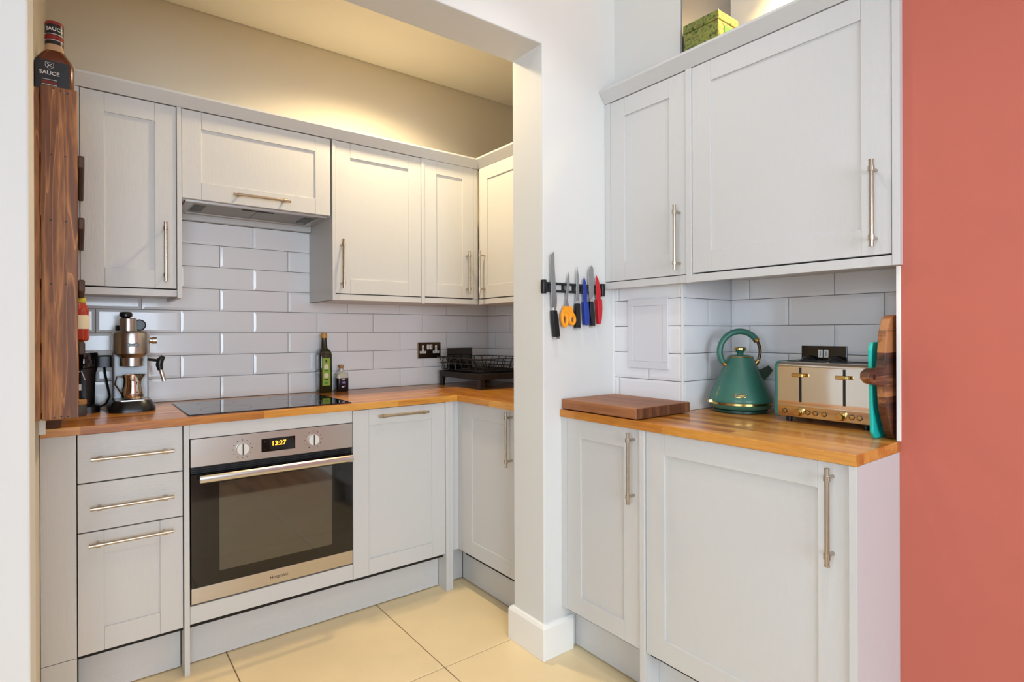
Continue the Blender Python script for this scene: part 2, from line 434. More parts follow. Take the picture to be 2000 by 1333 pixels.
obj('grout_bed', B((-.1, 1.997, 2.8365, 2.841, .9, 1.402), (.30, .925, 2.8365, 2.841, 1.402, 1.70)), 'grout', wall_back)
for r in range(8):
    lo, hi = (-.1, 1.988) if r < 5 else (.302, .922)
    tile_row(wall_back, 'y', 2.830, cuts(.348 if r % 2 else .505, .2975, lo, 1.995 if r < 5 else hi), ROWS[r], ROWS[r+1])
obj('grout_bed', B((1.9935, 1.998, 1.75, 2.84, .9, 1.402)), 'grout', wall_nook)
for r in range(5):
    tile_row(wall_nook, 'x', 1.987, cuts(2.612 if r % 2 else 2.76, .2975, 1.76, 2.830), ROWS[r], ROWS[r+1])
RR = [.912, 1.020, 1.122, 1.224, 1.326, 1.42]
obj('grout_bed', B((1.7345, 1.7385, 1.246, 1.57, .9, 1.42), (1.7345, 2.058, 1.2465, 1.2505, .9, 1.42)), 'grout', wall_box)
A_CUTS = [[1.242, 1.541, 1.566], [1.242, 1.393, 1.566], [1.242, 1.40, 1.566], [1.242, 1.40, 1.566], [1.242, 1.541, 1.566]]
for r in range(5):
    tile_row(wall_box, 'x', 1.728, A_CUTS[r], RR[r], RR[r+1])
    tile_row(wall_box, 'y', 1.240, [1.738, 1.894, 2.056] if r in (1, 3) else [1.738, 2.056], RR[r], RR[r+1])
obj('corner_trim', B((1.7265, 1.7375, 1.2385, 1.2425, .912, 1.42)), 'trim_white', wall_box, bevel=.001)
obj('edge_trim', B((1.7265, 1.738, 1.566, 1.5705, .912, 1.42)), 'trim_white', wall_box)
obj('grout_bed', B((2.0545, 2.0585, .56, 1.25, .9, 1.42)), 'grout', wall_right)
for r in range(5):
    tile_row(wall_right, 'x', 2.048, cuts(.855 if r % 2 == 0 else 1.013, .308, .556, 1.240), RR[r], RR[r+1])
obj('metal_cladding', B((1.7400, 2.0570, 1.2440, 1.2505, 2.10, 2.70)), 'flue_grey', wall_box)
# painted access hatch over the tiles
h = thing('access_hatch', (1.726, 1.3925, 1.062), 'white painted access hatch set over the tiles beside the knives', 'hatch')
obj('frame', B((1.7215, 1.7275, 1.298, 1.487, 1.062, 1.088), (1.7215, 1.7275, 1.298, 1.487, 1.302, 1.329), (1.7215, 1.7275, 1.298, 1.322, 1.088, 1.302), (1.7215, 1.7275, 1.463, 1.487, 1.088, 1.302)), 'hatch_paint', h, bevel=.001)
obj('hatch_door', B((1.7232, 1.7275, 1.3225, 1.4625, 1.0885, 1.3015)), 'hatch_paint', h, bevel=.0008)

# ------------------------------------------------------------------ cabinet parts
def plane_fn(plane, pos):
    if plane == 'y': return lambda u, z, d: (u, pos+d, z)
    return lambda u, z, d: (pos+d, u, z)
def ubox(bm, fn, u0, u1, z0, z1, d0, d1):
    add_prism(bm, [(u0, z0), (u1, z0), (u1, z1), (u0, z1)], fn, d0, d1)
def handle(parent, p0, p1, out, reach=.033, r=.0058):
    """bar handle: p0, p1 ends of the bar centre line; out: unit vector from the door into the room"""
    p0, p1, out = Vector(p0), Vector(p1), Vector(out)
    t = (p1-p0).normalized(); bm = bmesh.new()
    add_tube(bm, [p0 + t*.002, p1 - t*.002], r, 14)
    for p, s in ((p0, 1), (p1, -1)):
        q = p + t*s*.024
        add_tube(bm, [q - t*.0065, q + t*.0065], r*1.38, 14)
        add_tube(bm, [p, p + t*s*.003], r*1.12, 14)
        add_tube(bm, [q, q - out*reach], r*.8, 10)
    return obj('handle', bm, 'nickel', parent, smooth=True)
def shaker(parent, plane, pos, u0, u1, z0, z1, st=.069, rails=(.067, .067), name='door', horiz=False, recess=.0055):
    fn = plane_fn(plane, pos); g = .0004; t = .02
    bm = bmesh.new()
    ubox(bm, fn, u0, u0+st-g, z0, z1, 0, t); ubox(bm, fn, u1-st+g, u1, z0, z1, 0, t)
    ubox(bm, fn, u0+st, u1-st, z0, z0+rails[1], 0, t); ubox(bm, fn, u0+st, u1-st, z1-rails[0], z1, 0, t)
    d = obj(name, bm, 'cabinet_paint', parent, bevel=.0009)
    p = bmesh.new(); ubox(p, fn, u0+st-.004, u1-st+.004, z0+rails[1]-.004, z1-rails[0]+.004, recess, t-.003)
    obj('door_panel', p, 'cabinet_paint', d)
    return d
def slab(parent, plane, pos, u0, u1, z0, z1, name='drawer', t=.02, m='cabinet_paint_h'):
    bm = bmesh.new(); ubox(bm, plane_fn(plane, pos), u0, u1, z0, z1, 0, t)
    return obj(name, bm, m, parent, bevel=.0009)

YB, XR, XN = 2.265, 1.440, 1.425       # front planes of the base doors
YU, XU, XNU = 2.510, 1.681, 1.700      # front planes of the wall cabinet doors
OY, OX = (0, -1, 0), (-1, 0, 0)

# --- back run, base units
c = thing('end_panel', (-.05, 2.27, 0), 'grey filler panel at the left end of the base units below spice rack', 'panel')
slab(c, 'y', YB-.001, -.099, -.0105, .1685, .879, 'upper_panel', m='cabinet_paint'); slab(c, 'y', YB-.001, -.099, -.0105, .0, .1665, 'lower_panel', m='cabinet_paint')
c = thing('drawer_unit', (.138, 2.4, .15), 'grey base unit with two flat drawers above one panelled deep drawer', 'cabinet')
obj('body', B((-.009, .2855, 2.288, 2.828, .152, .879)), 'gap_dark', c)
for za, zb_, zh, xa in ((.7225, .8775, .800, .026), (.564, .7185, .6425, .024)):
    d = slab(c, 'y', YB, -.0075, .2835, za, zb_); handle(d, (xa, YB-.033, zh), (.254, YB-.033, zh), OY)
d = shaker(c, 'y', YB, -.0075, .2835, .1705, .560, st=.068, rails=(.074, .074), name='drawer'); handle(d, (.020, YB-.033, .5255), (.251, YB-.033, .5255), OY)

c = thing('oven_housing', (.6, 2.4, .0), 'grey oven housing unit with slim post running to the floor', 'cabinet')
obj('post', B((.2865, .3035, 2.257, 2.34, 0, .8795)), 'cabinet_paint', c, bevel=.0008)
slab(c, 'y', YB, .305, .899, .8285, .879, 'top_rail'); slab(c, 'y', YB, .305, .899, .1735, .236, 'lower_panel')
obj('body', B((.3045, .8995, 2.80, 2.828, .152, .879), (.3045, .8995, 2.29, 2.80, .152, .2355)), 'gap_dark', c)

c = thing('integrated_appliance', (1.12, 2.4, .15), 'grey panelled base unit door with horizontal handle beside the oven', 'cabinet')
obj('body', B((.9025, 1.3445, 2.288, 2.828, .152, .879)), 'gap_dark', c)
d = shaker(c, 'y', YB, .9015, 1.3445, .1725, .8765, rails=(.068, .068)); handle(d, (1.005, YB-.033, .8465), (1.241, YB-.033, .8465), OY)

c = thing('corner_post', (1.37, 2.28, 0), 'grey double corner post between the two base runs', 'panel')
obj('post', B((1.3462, 1.3648, 2.259, 2.335, 0, .8795)), 'cabinet_paint', c, bevel=.0008)
obj('post', B((1.3655, 1.3850, 2.262, 2.335, 0, .8795)), 'cabinet_paint', c, bevel=.0008)
obj('corner_filler', B((1.3852, 1.4245, 2.2785, 2.296, .1735, .8795), (1.4245, 1.4440, 2.2465, 2.296, .1735, .8795)), 'cabinet_paint', c, bevel=.0008)
c = thing('base_cabinet', (1.7, 2.0, .15), 'grey base cabinet in the nook half hidden behind the pillar', 'cabinet')
obj('body', B((1.446, 1.98, 1.762, 2.245, .152, .879)), 'gap_dark', c)
d = shaker(c, 'x', XN, 1.79, 2.2445, .1735, .8775, st=.083); handle(d, (XN-.033, 1.856, .872), (XN-.033, 1.856, .644), OX)

def plinth(bm, label):
    return tag(obj('plinth', bm, 'cabinet_paint_h', bevel=.0008), label, 'plinth')
plinth(B((-.0075, .2835, 2.333, 2.35, .004, .1515)), 'grey plinth board under the drawer unit')
plinth(B((.306, 1.344, 2.333, 2.35, .004, .1515)), 'grey plinth board under the oven')
plinth(B((1.483, 1.50, 1.765, 2.333, .004, .1515), (1.3855, 1.483, 2.3365, 2.35, .004, .1515)), 'grey plinth board in the nook corner behind the pillar')

# --- worktops
wt = tag(obj('worktop', B((-.0985, 1.4045, 2.250, 2.8285, .8802, .9072)), 'oak_x', bevel=.0015), 'long oiled oak worktop along the back wall carrying the hob', 'worktop')
tag(obj('worktop', B((1.4050, 1.9860, 1.7525, 2.8285, .8802, .9072)), 'oak_y', bevel=.0015), 'oak worktop in the nook corner under the draining rack', 'worktop')
ZR0, ZR1 = .8850, .9125
bm = bmesh.new()
add_prism(bm, [(1.430, .549), (1.699, .549), (1.699, .5575), (2.047, .5575), (2.047, 1.239), (1.7265, 1.239), (1.7265, 1.5685), (1.430, 1.5685)], lambda u, v, d: (u, v, d), ZR0, ZR1)
tag(obj('worktop', bm, 'oak_y', bevel=.0015), 'oak worktop carrying the kettle and toaster', 'worktop')

# --- right run, base units
c = thing('base_cabinet', (1.6, 1.38, .15), 'narrow grey base cabinet beside the pillar below chopping board', 'cabinet')
obj('filler', B((XR-.001, XR+.02, 1.5415, 1.569, .168, .8845)), 'cabinet_paint', c, bevel=.0008)
obj('body', B((1.463, 1.72, 1.194, 1.568, .152, .8845)), 'gap_dark', c)
d = shaker(c, 'x', XR, 1.1945, 1.5405, .169, .8830, st=.0715); handle(d, (XR-.033, 1.2195, .873), (XR-.033, 1.2195, .642), OX)
obj('post', B((1.433, 1.52, 1.1735, 1.193, 0, .8847)), 'cabinet_paint', c, bevel=.0008)
c = thing('base_cabinet', (1.7, .87, .15), 'wide grey base cabinet under the toaster with end panel', 'cabinet')
obj('body', B((1.463, 2.04, .5685, 1.172, .152, .8845)), 'gap_dark', c)
d = shaker(c, 'x', XR, .569, 1.1715, .1715, .8830, st=.0725); handle(d, (XR-.033, .6055, .875), (XR-.033, .6055, .641), OX)
obj('end_panel', B((1.432, 1.699, .5495, .5675, 0, .8847)), 'cabinet_paint', c, bevel=.0008)
plinth(B((1.508, 1.525, 1.1935, 1.568, .004, .150)), 'grey plinth board under the narrow base cabinet')
plinth(B((1.508, 1.525, .568, 1.173, .004, .150)), 'grey plinth board under the wide base cabinet')

# --- wall cabinets on the back wall
ZD0, ZD1 = 1.3745, 2.0755
c = thing('wall_cabinet', (.15, 2.65, 1.345), 'narrow grey wall cabinet beside the spice rack', 'cabinet')
obj('body', B((-.098, .2985, 2.532, 2.838, 1.352, 2.078)), 'cabinet_paint', c)
obj('filler', B((-.098, .0005, 2.512, 2.532, 1.345, 2.078)), 'cabinet_paint', c)
obj('side_panel', B((.2985, .3145, 2.506, 2.838, 1.338, 2.078)), 'cabinet_paint', c, bevel=.0008)
obj('light_rail', B((.0010, .298, 2.5115, 2.533, 1.344, 1.370)), 'cabinet_paint_h', c, bevel=.0008)
obj('gap_shade_sheet', B((.0008, .2983, 2.5304, 2.5318, 1.3702, 2.0792)), 'gap_dark', c)  # dark sheet behind the door, its colour stands in for shade in the gaps
d = shaker(c, 'y', YU, .0025, .2962, ZD0, ZD1, st=.070, rails=(.069, .068)); handle(d, (.258, YU-.033, 1.624), (.258, YU-.033, 1.399), OY)

c = thing('hood_cabinet', (.6, 2.65, 1.72), 'grey flap-front wall cabinet above the extractor hood', 'cabinet')
obj('body', B((.316, .9045, 2.532, 2.838, 1.85, 2.078), (.316, .329, 2.532, 2.838, 1.728, 1.85), (.892, .9045, 2.532, 2.838, 1.728, 1.85)), 'cabinet_paint', c)
obj('batten', B((.3165, .9040, 2.80, 2.8295, 1.6985, 1.7275)), 'cabinet_paint_h', c, bevel=.0008)
obj('gap_shade_sheet', B((.3150, .9045, 2.5304, 2.5318, 1.7330, 2.0792)), 'gap_dark', c)
d = shaker(c, 'y', YU, .3165, .8975, 1.7305, ZD1, st=.067, rails=(.067, .068)); handle(d, (.492, YU-.033, 1.7645), (.716, YU-.033, 1.7645), OY)
hd = thing('extractor_hood', (.6, 2.66, 1.72), 'grey built-in extractor hood under the flap cabinet', 'extractor hood')
obj('housing', B((.332, .888, 2.536, 2.80, 1.735, 1.848)), 'hood_steel', hd)
obj('rim', B((.3300, .8900, 2.533, 2.548, 1.7215, 1.7345), (.3300, .8900, 2.770, 2.795, 1.7215, 1.7345), (.3300, .362, 2.548, 2.770, 1.7215, 1.7345), (.858, .8900, 2.548, 2.770, 1.7215, 1.7345)), 'hood_steel', hd, bevel=.002)
for xa, xb in ((.3635, .609), (.611, .8565)):
    f = obj('filter', B((xa, xb, 2.549, 2.769, 1.7255, 1.7345)), 'hood_mesh', hd, bevel=.001)
obj('slot', B((.545, .675, 2.575, 2.590, 1.7235, 1.7260)), 'black_matt', hd)
obj('lamp_lens', B((.372, .412, 2.60, 2.72, 1.7235, 1.7260)), 'grey_plastic', hd)
obj('lamp_lens', B((.808, .848, 2.60, 2.72, 1.7235, 1.7260)), 'grey_plastic', hd)

c = thing('wall_cabinet', (1.13, 2.65, 1.35), 'wide grey wall cabinet next to the extractor hood', 'cabinet')
obj('body', B((.906, 1.3565, 2.532, 2.838, 1.352, 2.078)), 'cabinet_paint', c)
obj('side_panel', B((.9052, .9200, 2.506, 2.8385, 1.352, 2.078)), 'cabinet_paint', c, bevel=.0008)
obj('light_rail', B((.9205, 1.3560, 2.5115, 2.533, 1.353, 1.3795)), 'cabinet_paint_h', c, bevel=.0008)
obj('gap_shade_sheet', B((.9203, 1.3568, 2.5304, 2.5318, 1.3797, 2.0792)), 'gap_dark', c)
d = shaker(c, 'y', YU, .9217, 1.3555, ZD0+.009, ZD1+.001); handle(d, (.9465, YU-.033, 1.627), (.9465, YU-.033, 1.405), OY)
c = thing('wall_cabinet', (1.53, 2.65, 1.35), 'narrow grey wall cabinet in the corner above the draining rack', 'cabinet')
obj('body', B((1.358, 1.6980, 2.532, 2.838, 1.352, 2.078)), 'cabinet_paint', c)
obj('post', B((1.3572, 1.3748, 2.506, 2.532, 1.348, 2.078)), 'cabinet_paint', c, bevel=.0008)
obj('corner_filler', B((1.6715, 1.6985, 2.510, 2.531, 1.380, 2.078)), 'cabinet_paint', c, bevel=.0008)
obj('light_rail', B((1.3752, 1.6985, 2.5115, 2.533, 1.353, 1.3795)), 'cabinet_paint_h', c, bevel=.0008)
obj('gap_shade_sheet', B((1.3750, 1.6985, 2.5312, 2.5319, 1.3797, 2.0792)), 'gap_dark', c)
d = shaker(c, 'y', YU, 1.3762, 1.6700, ZD0+.010, ZD1+.003); handle(d, (1.6235, YU-.033, 1.630), (1.6235, YU-.033, 1.407), OY)
c = thing('wall_cabinet', (1.85, 2.2, 1.35), 'grey wall cabinet in the nook partly hidden by the pillar', 'cabinet')
obj('body', B((1.7205, 1.99, 1.76, 2.531, 1.352, 2.078)), 'cabinet_paint', c)
obj('light_rail', B((1.702, 1.7205, 1.76, 2.510, 1.353, 1.3795)), 'cabinet_paint_h', c, bevel=.0008)
obj('gap_shade_sheet', B((1.7203, 1.7207, 1.762, 2.5095, 1.3797, 2.0792)), 'gap_dark', c)
d = shaker(c, 'x', XNU, 2.04, 2.4985, ZD0+.010, ZD1+.003, st=.074); handle(d, (XNU-.033, 2.4465, 1.633), (XNU-.033, 2.4465, 1.408), OX)
shaker(c, 'x', XNU, 1.765, 2.036, ZD0+.010, ZD1+.003, st=.069)

# --- wall cabinets of the right run
c = thing('wall_cabinet', (1.70, 1.38, 1.374), 'narrow grey wall cabinet above the access hatch', 'cabinet')
obj('body', B((1.702, 1.7255, 1.176, 1.5685, 1.376, 2.116)), 'cabinet_paint', c)
obj('filler', B((1.680, 1.702, 1.5405, 1.5685, 1.4035, 2.116)), 'cabinet_paint', c, bevel=.0008)
obj('light_rail', B((1.679, 1.701, 1.1765, 1.5685, 1.3735, 1.4000)), 'cabinet_paint_h', c, bevel=.0008)
obj('gap_shade_sheet', B((1.7012, 1.7021, 1.188, 1.5400, 1.4002, 2.1172)), 'gap_dark', c)  # gap shade painted as a dark sheet, here and on the next cabinet
d = shaker(c, 'x', XU, 1.1885, 1.5390, 1.4035, 2.1135, st=.0715, rails=(.070, .073)); handle(d, (XU-.033, 1.2135, 1.646), (XU-.033, 1.2135, 1.419), OX)
obj('post', B((1.677, 1.702, 1.1645, 1.1870, 1.3725, 2.116)), 'cabinet_paint', c, bevel=.0008)
c = thing('wall_cabinet', (1.85, .86, 1.374), 'large grey wall cabinet above the toaster next to the red wall', 'cabinet')
obj('body', B((1.702, 2.046, .5605, 1.163, 1.4, 2.116)), 'cabinet_paint', c)
obj('end_panel', B((1.6785, 1.6995, .5415, .5595, 1.3735, 2.116)), 'cabinet_paint', c, bevel=.0008)
obj('light_rail', B((1.679, 1.701, .5602, 1.1640, 1.3735, 1.4000)), 'cabinet_paint_h', c, bevel=.0008)
obj('gap_shade_sheet', B((1.7012, 1.7021, .5602, 1.1640, 1.4002, 2.1172)), 'gap_dark', c)
d = shaker(c, 'x', XU, .5615, 1.1630, 1.4050, 2.1140, st=.0722, rails=(.068, .071)); handle(d, (XU-.033, .5965, 1.653), (XU-.033, .5965, 1.424), OX)

# --- cornices, swept round the top of the wall cabinets
def cornice(path, z0, label, h=.046, o=.036):
    """path of (x, y, nx, ny): n scales the outward offset"""
    bm = bmesh.new(); prof = [(0, 0), (.003, 0), (o, h-.008), (o, h), (-.02, h), (-.02, 0)]
    rings = [[bm.verts.new((x + nx*a, y + ny*a, z0+b)) for a, b in prof] for x, y, nx, ny in path]
    n = len(prof)
    for a, b in zip(rings, rings[1:]):
        for k in range(n): bm.faces.new((a[k], a[(k+1) % n], b[(k+1) % n], b[k]))
    bm.faces.new(rings[0]); bm.faces.new(rings[-1][::-1])
    return tag(obj('cornice', bm, 'cabinet_paint_h'), label, 'cornice')
cornice([(-.098, 2.512, 0, -1), (1.702, 2.512, -1, -1), (1.702, 1.76, -1, 0)], 2.0795, 'grey cornice along the top of the nook wall cabinets')
cornice([(1.683, 1.5685, -1, 0), (1.683, .5420, -1, 0)], 2.1175, 'grey cornice on top of the wall cabinets beside the red wall')

# ------------------------------------------------------------------ recessed ceiling lamps
NAMES = ['recessed warm ceiling lamp in the kitchen nook', 'recessed ceiling lamp near the pillar', 'recessed ceiling lamp in mid room', 'recessed ceiling lamp near the side window', 'recessed warm ceiling lamp above the right wall cabinets']
for (x, y, z, pw, colr, cone), lab in zip(LAMPS, NAMES):
    t = thing('ceiling_lamp', (x, y, z), lab, 'lamp', group='recessed ceiling lamps')
    obj('ring', lathe([(.034, z-.002), (.036, z-.006), (.047, z-.004), (.048, z), (.034, z)], (x, y, 0), 28), 'steel_bright', t, smooth=True)
    obj('lens', lathe([(.033, z-.0005), (.033, z-.001)], (x, y, 0), 24), 'lamp_warm', t)
    d = bpy.data.lights.new('ceiling_lamp_light', 'SPOT'); d.energy = pw*1.6; d.color = colr; d.shadow_soft_size = .05
    d.spot_size = math.radians(cone); d.spot_blend = .5 if z < 2.66 or x > 1.9 else .9
    o = bpy.data.objects.new('ceiling_lamp_light', d); COL.objects.link(o); o.parent = t; o.location = (0, 0, -.02)

# ------------------------------------------------------------------ oven
c = thing('oven', (.603, 2.4, .24), 'stainless steel and black glass built-in oven showing 13:27', 'oven')
fn = plane_fn('y', 2.2605)
bm = bmesh.new(); ubox(bm, fn, .3075, .8975, .7275, .8265, 0, .03); pnl = obj('control_panel', bm, 'steel', c, bevel=.001)
bm = bmesh.new(); ubox(bm, fn, .309, .896, .7015, .7270, .012, .03); obj('vent', bm, 'black_matt', c)
bm = bmesh.new()
for k in range(3): ubox(bm, fn, .312, .893, .7055+.0065*k, .7080+.0065*k, .006, .014)
obj('vent_slats', bm, 'black_plastic', c)
bm = bmesh.new(); ubox(bm, fn, .3085, .8970, .2985, .7005, 0, .03); dr = obj('oven_door', bm, 'black_glass', c, bevel=.001)
bm = bmesh.new(); ubox(bm, fn, .398, .810, .343, .663, -.0006, .002); obj('door_window', bm, 'oven_window', dr)
bm = bmesh.new(); ubox(bm, fn, .3085, .8970, .2435, .2980, 0, .03); st = obj('trim_strip', bm, 'steel', dr, bevel=.001)
obj('body', B((.312, .893, 2.2925, 2.79, .245, .8240)), 'black_matt', c)
bm = bmesh.new()   # rounded bar handle on two black brackets
add_prism(bm, [(-.044, .676), (-.050, .680), (-.053, .690), (-.050, .700), (-.044, .704), (-.038, .702), (-.038, .678)], lambda u, v, d: (d, 2.2605+u, v), .330, .882)
obj('oven_handle', bm, 'steel_bright', dr, smooth=True)
for xa, xb in ((.331, .345), (.868, .882)): obj('bracket', B((xa, xb, 2.224, 2.2608, .681, .699)), 'black_plastic', dr)
for kx, kz in ((.476, .7735), (.736, .777)):
    k = obj('knob', lathe([(.0215, 2.2605), (.0215, 2.250), (.020, 2.2475), (0, 2.2475)], (kx, 0, kz), 30, 'y'), 'knob_white', c, smooth=True)
    obj('pointer', B((kx-.0022, kx+.0022, 2.2445, 2.2476, kz-.0205, kz+.0205)), 'grey_plastic', k)
    for a in range(30, 360, 30):
        px, pz = kx + .033*math.sin(math.radians(a)), kz + .033*math.cos(math.radians(a))
        w_ = .0026 if a % 60 else .0016
        obj('mark', B((px-w_, px+w_, 2.2600, 2.2606, pz-.0014, pz+.0014)), 'ink', pnl)
    obj('mark', B((kx-.0009, kx+.0009, 2.2600, 2.2606, kz+.030, kz+.038)), 'ink', pnl)
bm = bmesh.new(); ubox(bm, fn, .542, .666, .7515, .8015, -.0012, .002); dp = obj('display', bm, 'black_glass', c, bevel=.0006)
bm = bmesh.new(); ubox(bm, fn, .572, .636, .757, .796, -.0016, 0); obj('display_window', bm, 'display_glass', dp)
obj('clock_digits', text_bm('13:27', .0245, lambda u, v, d: (.6045+u, 2.2588-d, .7805+v), bold=.0003), 'display_amber', dp)
for bx in (.5535, .6545):
    for bz in (.762, .790): obj('touch_symbol', text_bm('+' if bz > .77 else '-', .011, lambda u, v, d: (bx+u, 2.2592-d, bz+v)), 'grey_plastic', dp)
obj('lettering', text_bm('Hotpoint', .0180, lambda u, v, d: (.6035+u, 2.2602-d, .2695+v)), 'ink', st)

# ------------------------------------------------------------------ hob
c = thing('hob', (.6, 2.5, .9072), 'black glass ceramic hob set in the oak worktop', 'hob')
obj('glass_top', B((.306, .902, 2.283, 2.722, .9073, .9118)), 'hob_glass', c, bevel=.0015)
obj('edge_trim', B((.3045, .9035, 2.2815, 2.7235, .9072, .9090)), 'black_plastic', c)
for zx, zy, zr in ((.45, 2.40, .09), (.75, 2.40, .075), (.45, 2.62, .07), (.75, 2.62, .09)):
    obj('cooking_zone', lathe([(zr, .9117), (zr, .9119), (zr-.0014, .9119), (zr-.0014, .9117)], (zx, zy, 0), 40), 'grey_plastic', c)

# ------------------------------------------------------------------ spice rack on the left wall
c = thing('spice_rack', (-.05, 2.23, .966), 'tall rustic dark-stained wooden spice rack fixed to the left wall', 'rack')
obj('back_board', B((-.0995, -.0845, 1.9985, 2.484, .966, 1.850)), 'rack_wood', c, bevel=.002)
obj('edge_board', B((-.0995, -.0845, 1.981, 1.998, .966, 1.868)), 'rack_wood', c, bevel=.002)
obj('side_board', B((-.0825, -.0035, 1.979, 1.997, .966, 1.878)), 'rack_wood', c, bevel=.002)
obj('side_board', B((-.0825, -.0035, 2.468, 2.486, .966, 1.878)), 'rack_wood', c, bevel=.002)
for k, zt in enumerate((1.852, 1.700, 1.527, 1.353, 1.177, .986)):
    if k in (0, 5): obj('shelf', B((-.0840, -.006, 1.9975, 2.4675, zt-.019, zt)), 'rack_dark', c, bevel=.002)
    else:
        obj('shelf', B((-.0840, -.0040, 1.9975, 2.4675, zt-.030, zt-.0005)), 'rack_dark', c, bevel=.002)
        obj('shelf_lip', B((-.0032, .0118, 1.9815, 2.4835, zt-.034, zt)), 'rack_dark', c, bevel=.004)
bm = bmesh.new()
for nx, nz in ((-.055, 1.872), (-.040, 1.868), (-.025, 1.865), (-.056, .972), (-.041, .974), (-.026, .973), (-.062, 1.512), (-.030, 1.511), (-.062, 1.338), (-.030, 1.338), (-.030, 1.69), (-.06, 1.69)):
    add_lathe(bm, [(.0022, 1.9782), (.0022, 1.9795)], (nx, 0, nz), 8, 'y')
s = obj('screws', bm, 'ink', c); s['kind'] = 'stuff'

# bottles on top of the rack
def rounded(w, d, r, n=6):
    p = []
    for cx, cy, a in ((w-r, d-r, 0), (-w+r, d-r, 90), (-w+r, -d+r, 180), (w-r, -d+r, 270)):
        for i in range(n+1):
            t = math.radians(a + 90*i/n); p.append((cx + r*math.cos(t), cy + r*math.sin(t)))
    return p
def loft(sections, c):
    """sections: (z, w, d, r) rounded rectangles stacked up"""
    bm = bmesh.new(); R = []
    for z, w, d, r in sections: R.append([bm.verts.new((c[0]+x, c[1]+y, c[2]+z)) for x, y in rounded(w, d, min(r, w*.999, d*.999))])
    n = len(R[0])
    for a, b in zip(R, R[1:]):
        for k in range(n): bm.faces.new((a[k], a[(k+1) % n], b[(k+1) % n], b[k]))
    bm.faces.new(R[0][::-1]); bm.faces.new(R[-1])
    return bm
S0 = (-.0545, 2.045, 1.8522)
c = thing('sauce_bottle', S0, 'brown barbecue sauce bottle with black label on the spice rack', 'bottle')
bw = .0445
obj('sauce', loft([(0, bw-.004, .026, .018), (.004, bw, .029, .02), (.104, bw, .029, .02), (.118, bw-.006, .028, .02), (.136, .027, .024, .02), (.141, .0235, .0225, .02)], S0), 'sauce_brown', c, smooth=True)
obj('neck', loft([(.1405, .0236, .0226, .02), (.152, .0215, .0215, .0212), (.160, .0208, .0208, .0206)], S0), 'sauce_clear', c, smooth=True)
obj('neck_label', lathe([(.0212, S0[2]+.1595), (.0212, S0[2]+.2155)], S0[:2]+(0,), 32), 'label_black', c, smooth=True)
obj('bottle_cap', lathe([(.0216, S0[2]+.2150), (.0216, S0[2]+.2215), (.0195, S0[2]+.2245), (0, S0[2]+.2245)], S0[:2]+(0,), 32), 'lid_red', c, smooth=True)
# front label wraps the front face
bm = bmesh.new()
add_prism(bm, [(-.0405, .006), (.0335, .006), (.0335, .107), (-.0405, .107)], lambda u, v, d: (S0[0]+u, S0[1]-.0292+d, S0[2]+v), -.0006, .001); lb = obj('label', bm, 'label_black', c)
FT = lambda u0, v0: (lambda u, v, d: (S0[0]+u0+u, S0[1]-.0300-d, S0[2]+v0+v))
obj('lettering', text_bm('SAUCE', .0145, FT(-.010, .072), bold=.0001), 'ink_white', lb)
bm = bmesh.new()
fE = FT(-.010, .093)
add_tube(bm, [fE(-.009, .008, 0), fE(.009, .008, 0), fE(.009, -.003, 0), fE(0, -.011, 0), fE(-.009, -.003, 0)], .00045, 5, closed=True)
add_tube(bm, [fE(-.005, .005, 0), fE(.005, -.004, 0)], .0007, 5); add_tube(bm, [fE(.005, .005, 0), fE(-.005, -.004, 0)], .0007, 5)
obj('crest', bm, 'ink_white', lb)
obj('band', B((S0[0]-.026, S0[0]+.006, S0[1]-.0303, S0[1]-.0297, S0[2]+.043, S0[2]+.050)), 'ink_red', lb)
obj('rule', B((S0[0]-.026, S0[0]+.006, S0[1]-.0303, S0[1]-.0297, S0[2]+.0535, S0[2]+.0545)), 'ink_white', lb)
obj('rule', B((S0[0]-.026, S0[0]+.006, S0[1]-.0303, S0[1]-.0297, S0[2]+.039, S0[2]+.0405)), 'ink_white', lb)
def wrapped(rad, zc, ang0, cx, cy):   # lettering round a cylinder, facing -Y
    return lambda u, v, d: (cx + (rad+d)*math.sin(u/rad+ang0), cy - (rad+d)*math.cos(u/rad+ang0), zc + v)
obj('neck_lettering', text_bm('SAUCE', .0140, wrapped(.0213, S0[2]+.201, .05, *S0[:2]), bold=.0001), 'ink_white', c)
obj('neck_band', lathe([(.0213, S0[2]+.1725), (.0214, S0[2]+.1730), (.0214, S0[2]+.1845), (.0213, S0[2]+.1850)], S0[:2]+(0,), 32), 'ink_red', c, smooth=True)
for zz in (.1705, .1870): obj('neck_rule', lathe([(.0213, S0[2]+zz), (.0215, S0[2]+zz+.0003), (.0213, S0[2]+zz+.0012)], S0[:2]+(0,), 32), 'ink_white', c, smooth=True)
def round_bottle(name, label, cat, loc, prof, m, extras):
    t = thing(name, loc, label, cat)
    obj('body', lathe([(r, loc[2]+z) for r, z in prof], loc[:2]+(0,), 28), m, t, smooth=True)
    for nm, pr, mm in extras: obj(nm, lathe([(r, loc[2]+z) for r, z in pr], loc[:2]+(0,), 28), mm, t, smooth=True)
    return t
round_bottle('sauce_bottle', 'small bottle with dark navy cap behind the brown sauce bottle', 'bottle', (-.0645, 2.150, 1.8522), [(.018, 0), (.0185, .003), (.0185, .13), (.011, .15), (.011, .162)], 'sauce_brown', [('bottle_cap', [(.0125, .160), (.0135, .168), (.0135, .190), (.012, .193), (0, .193)], 'cap_navy')])
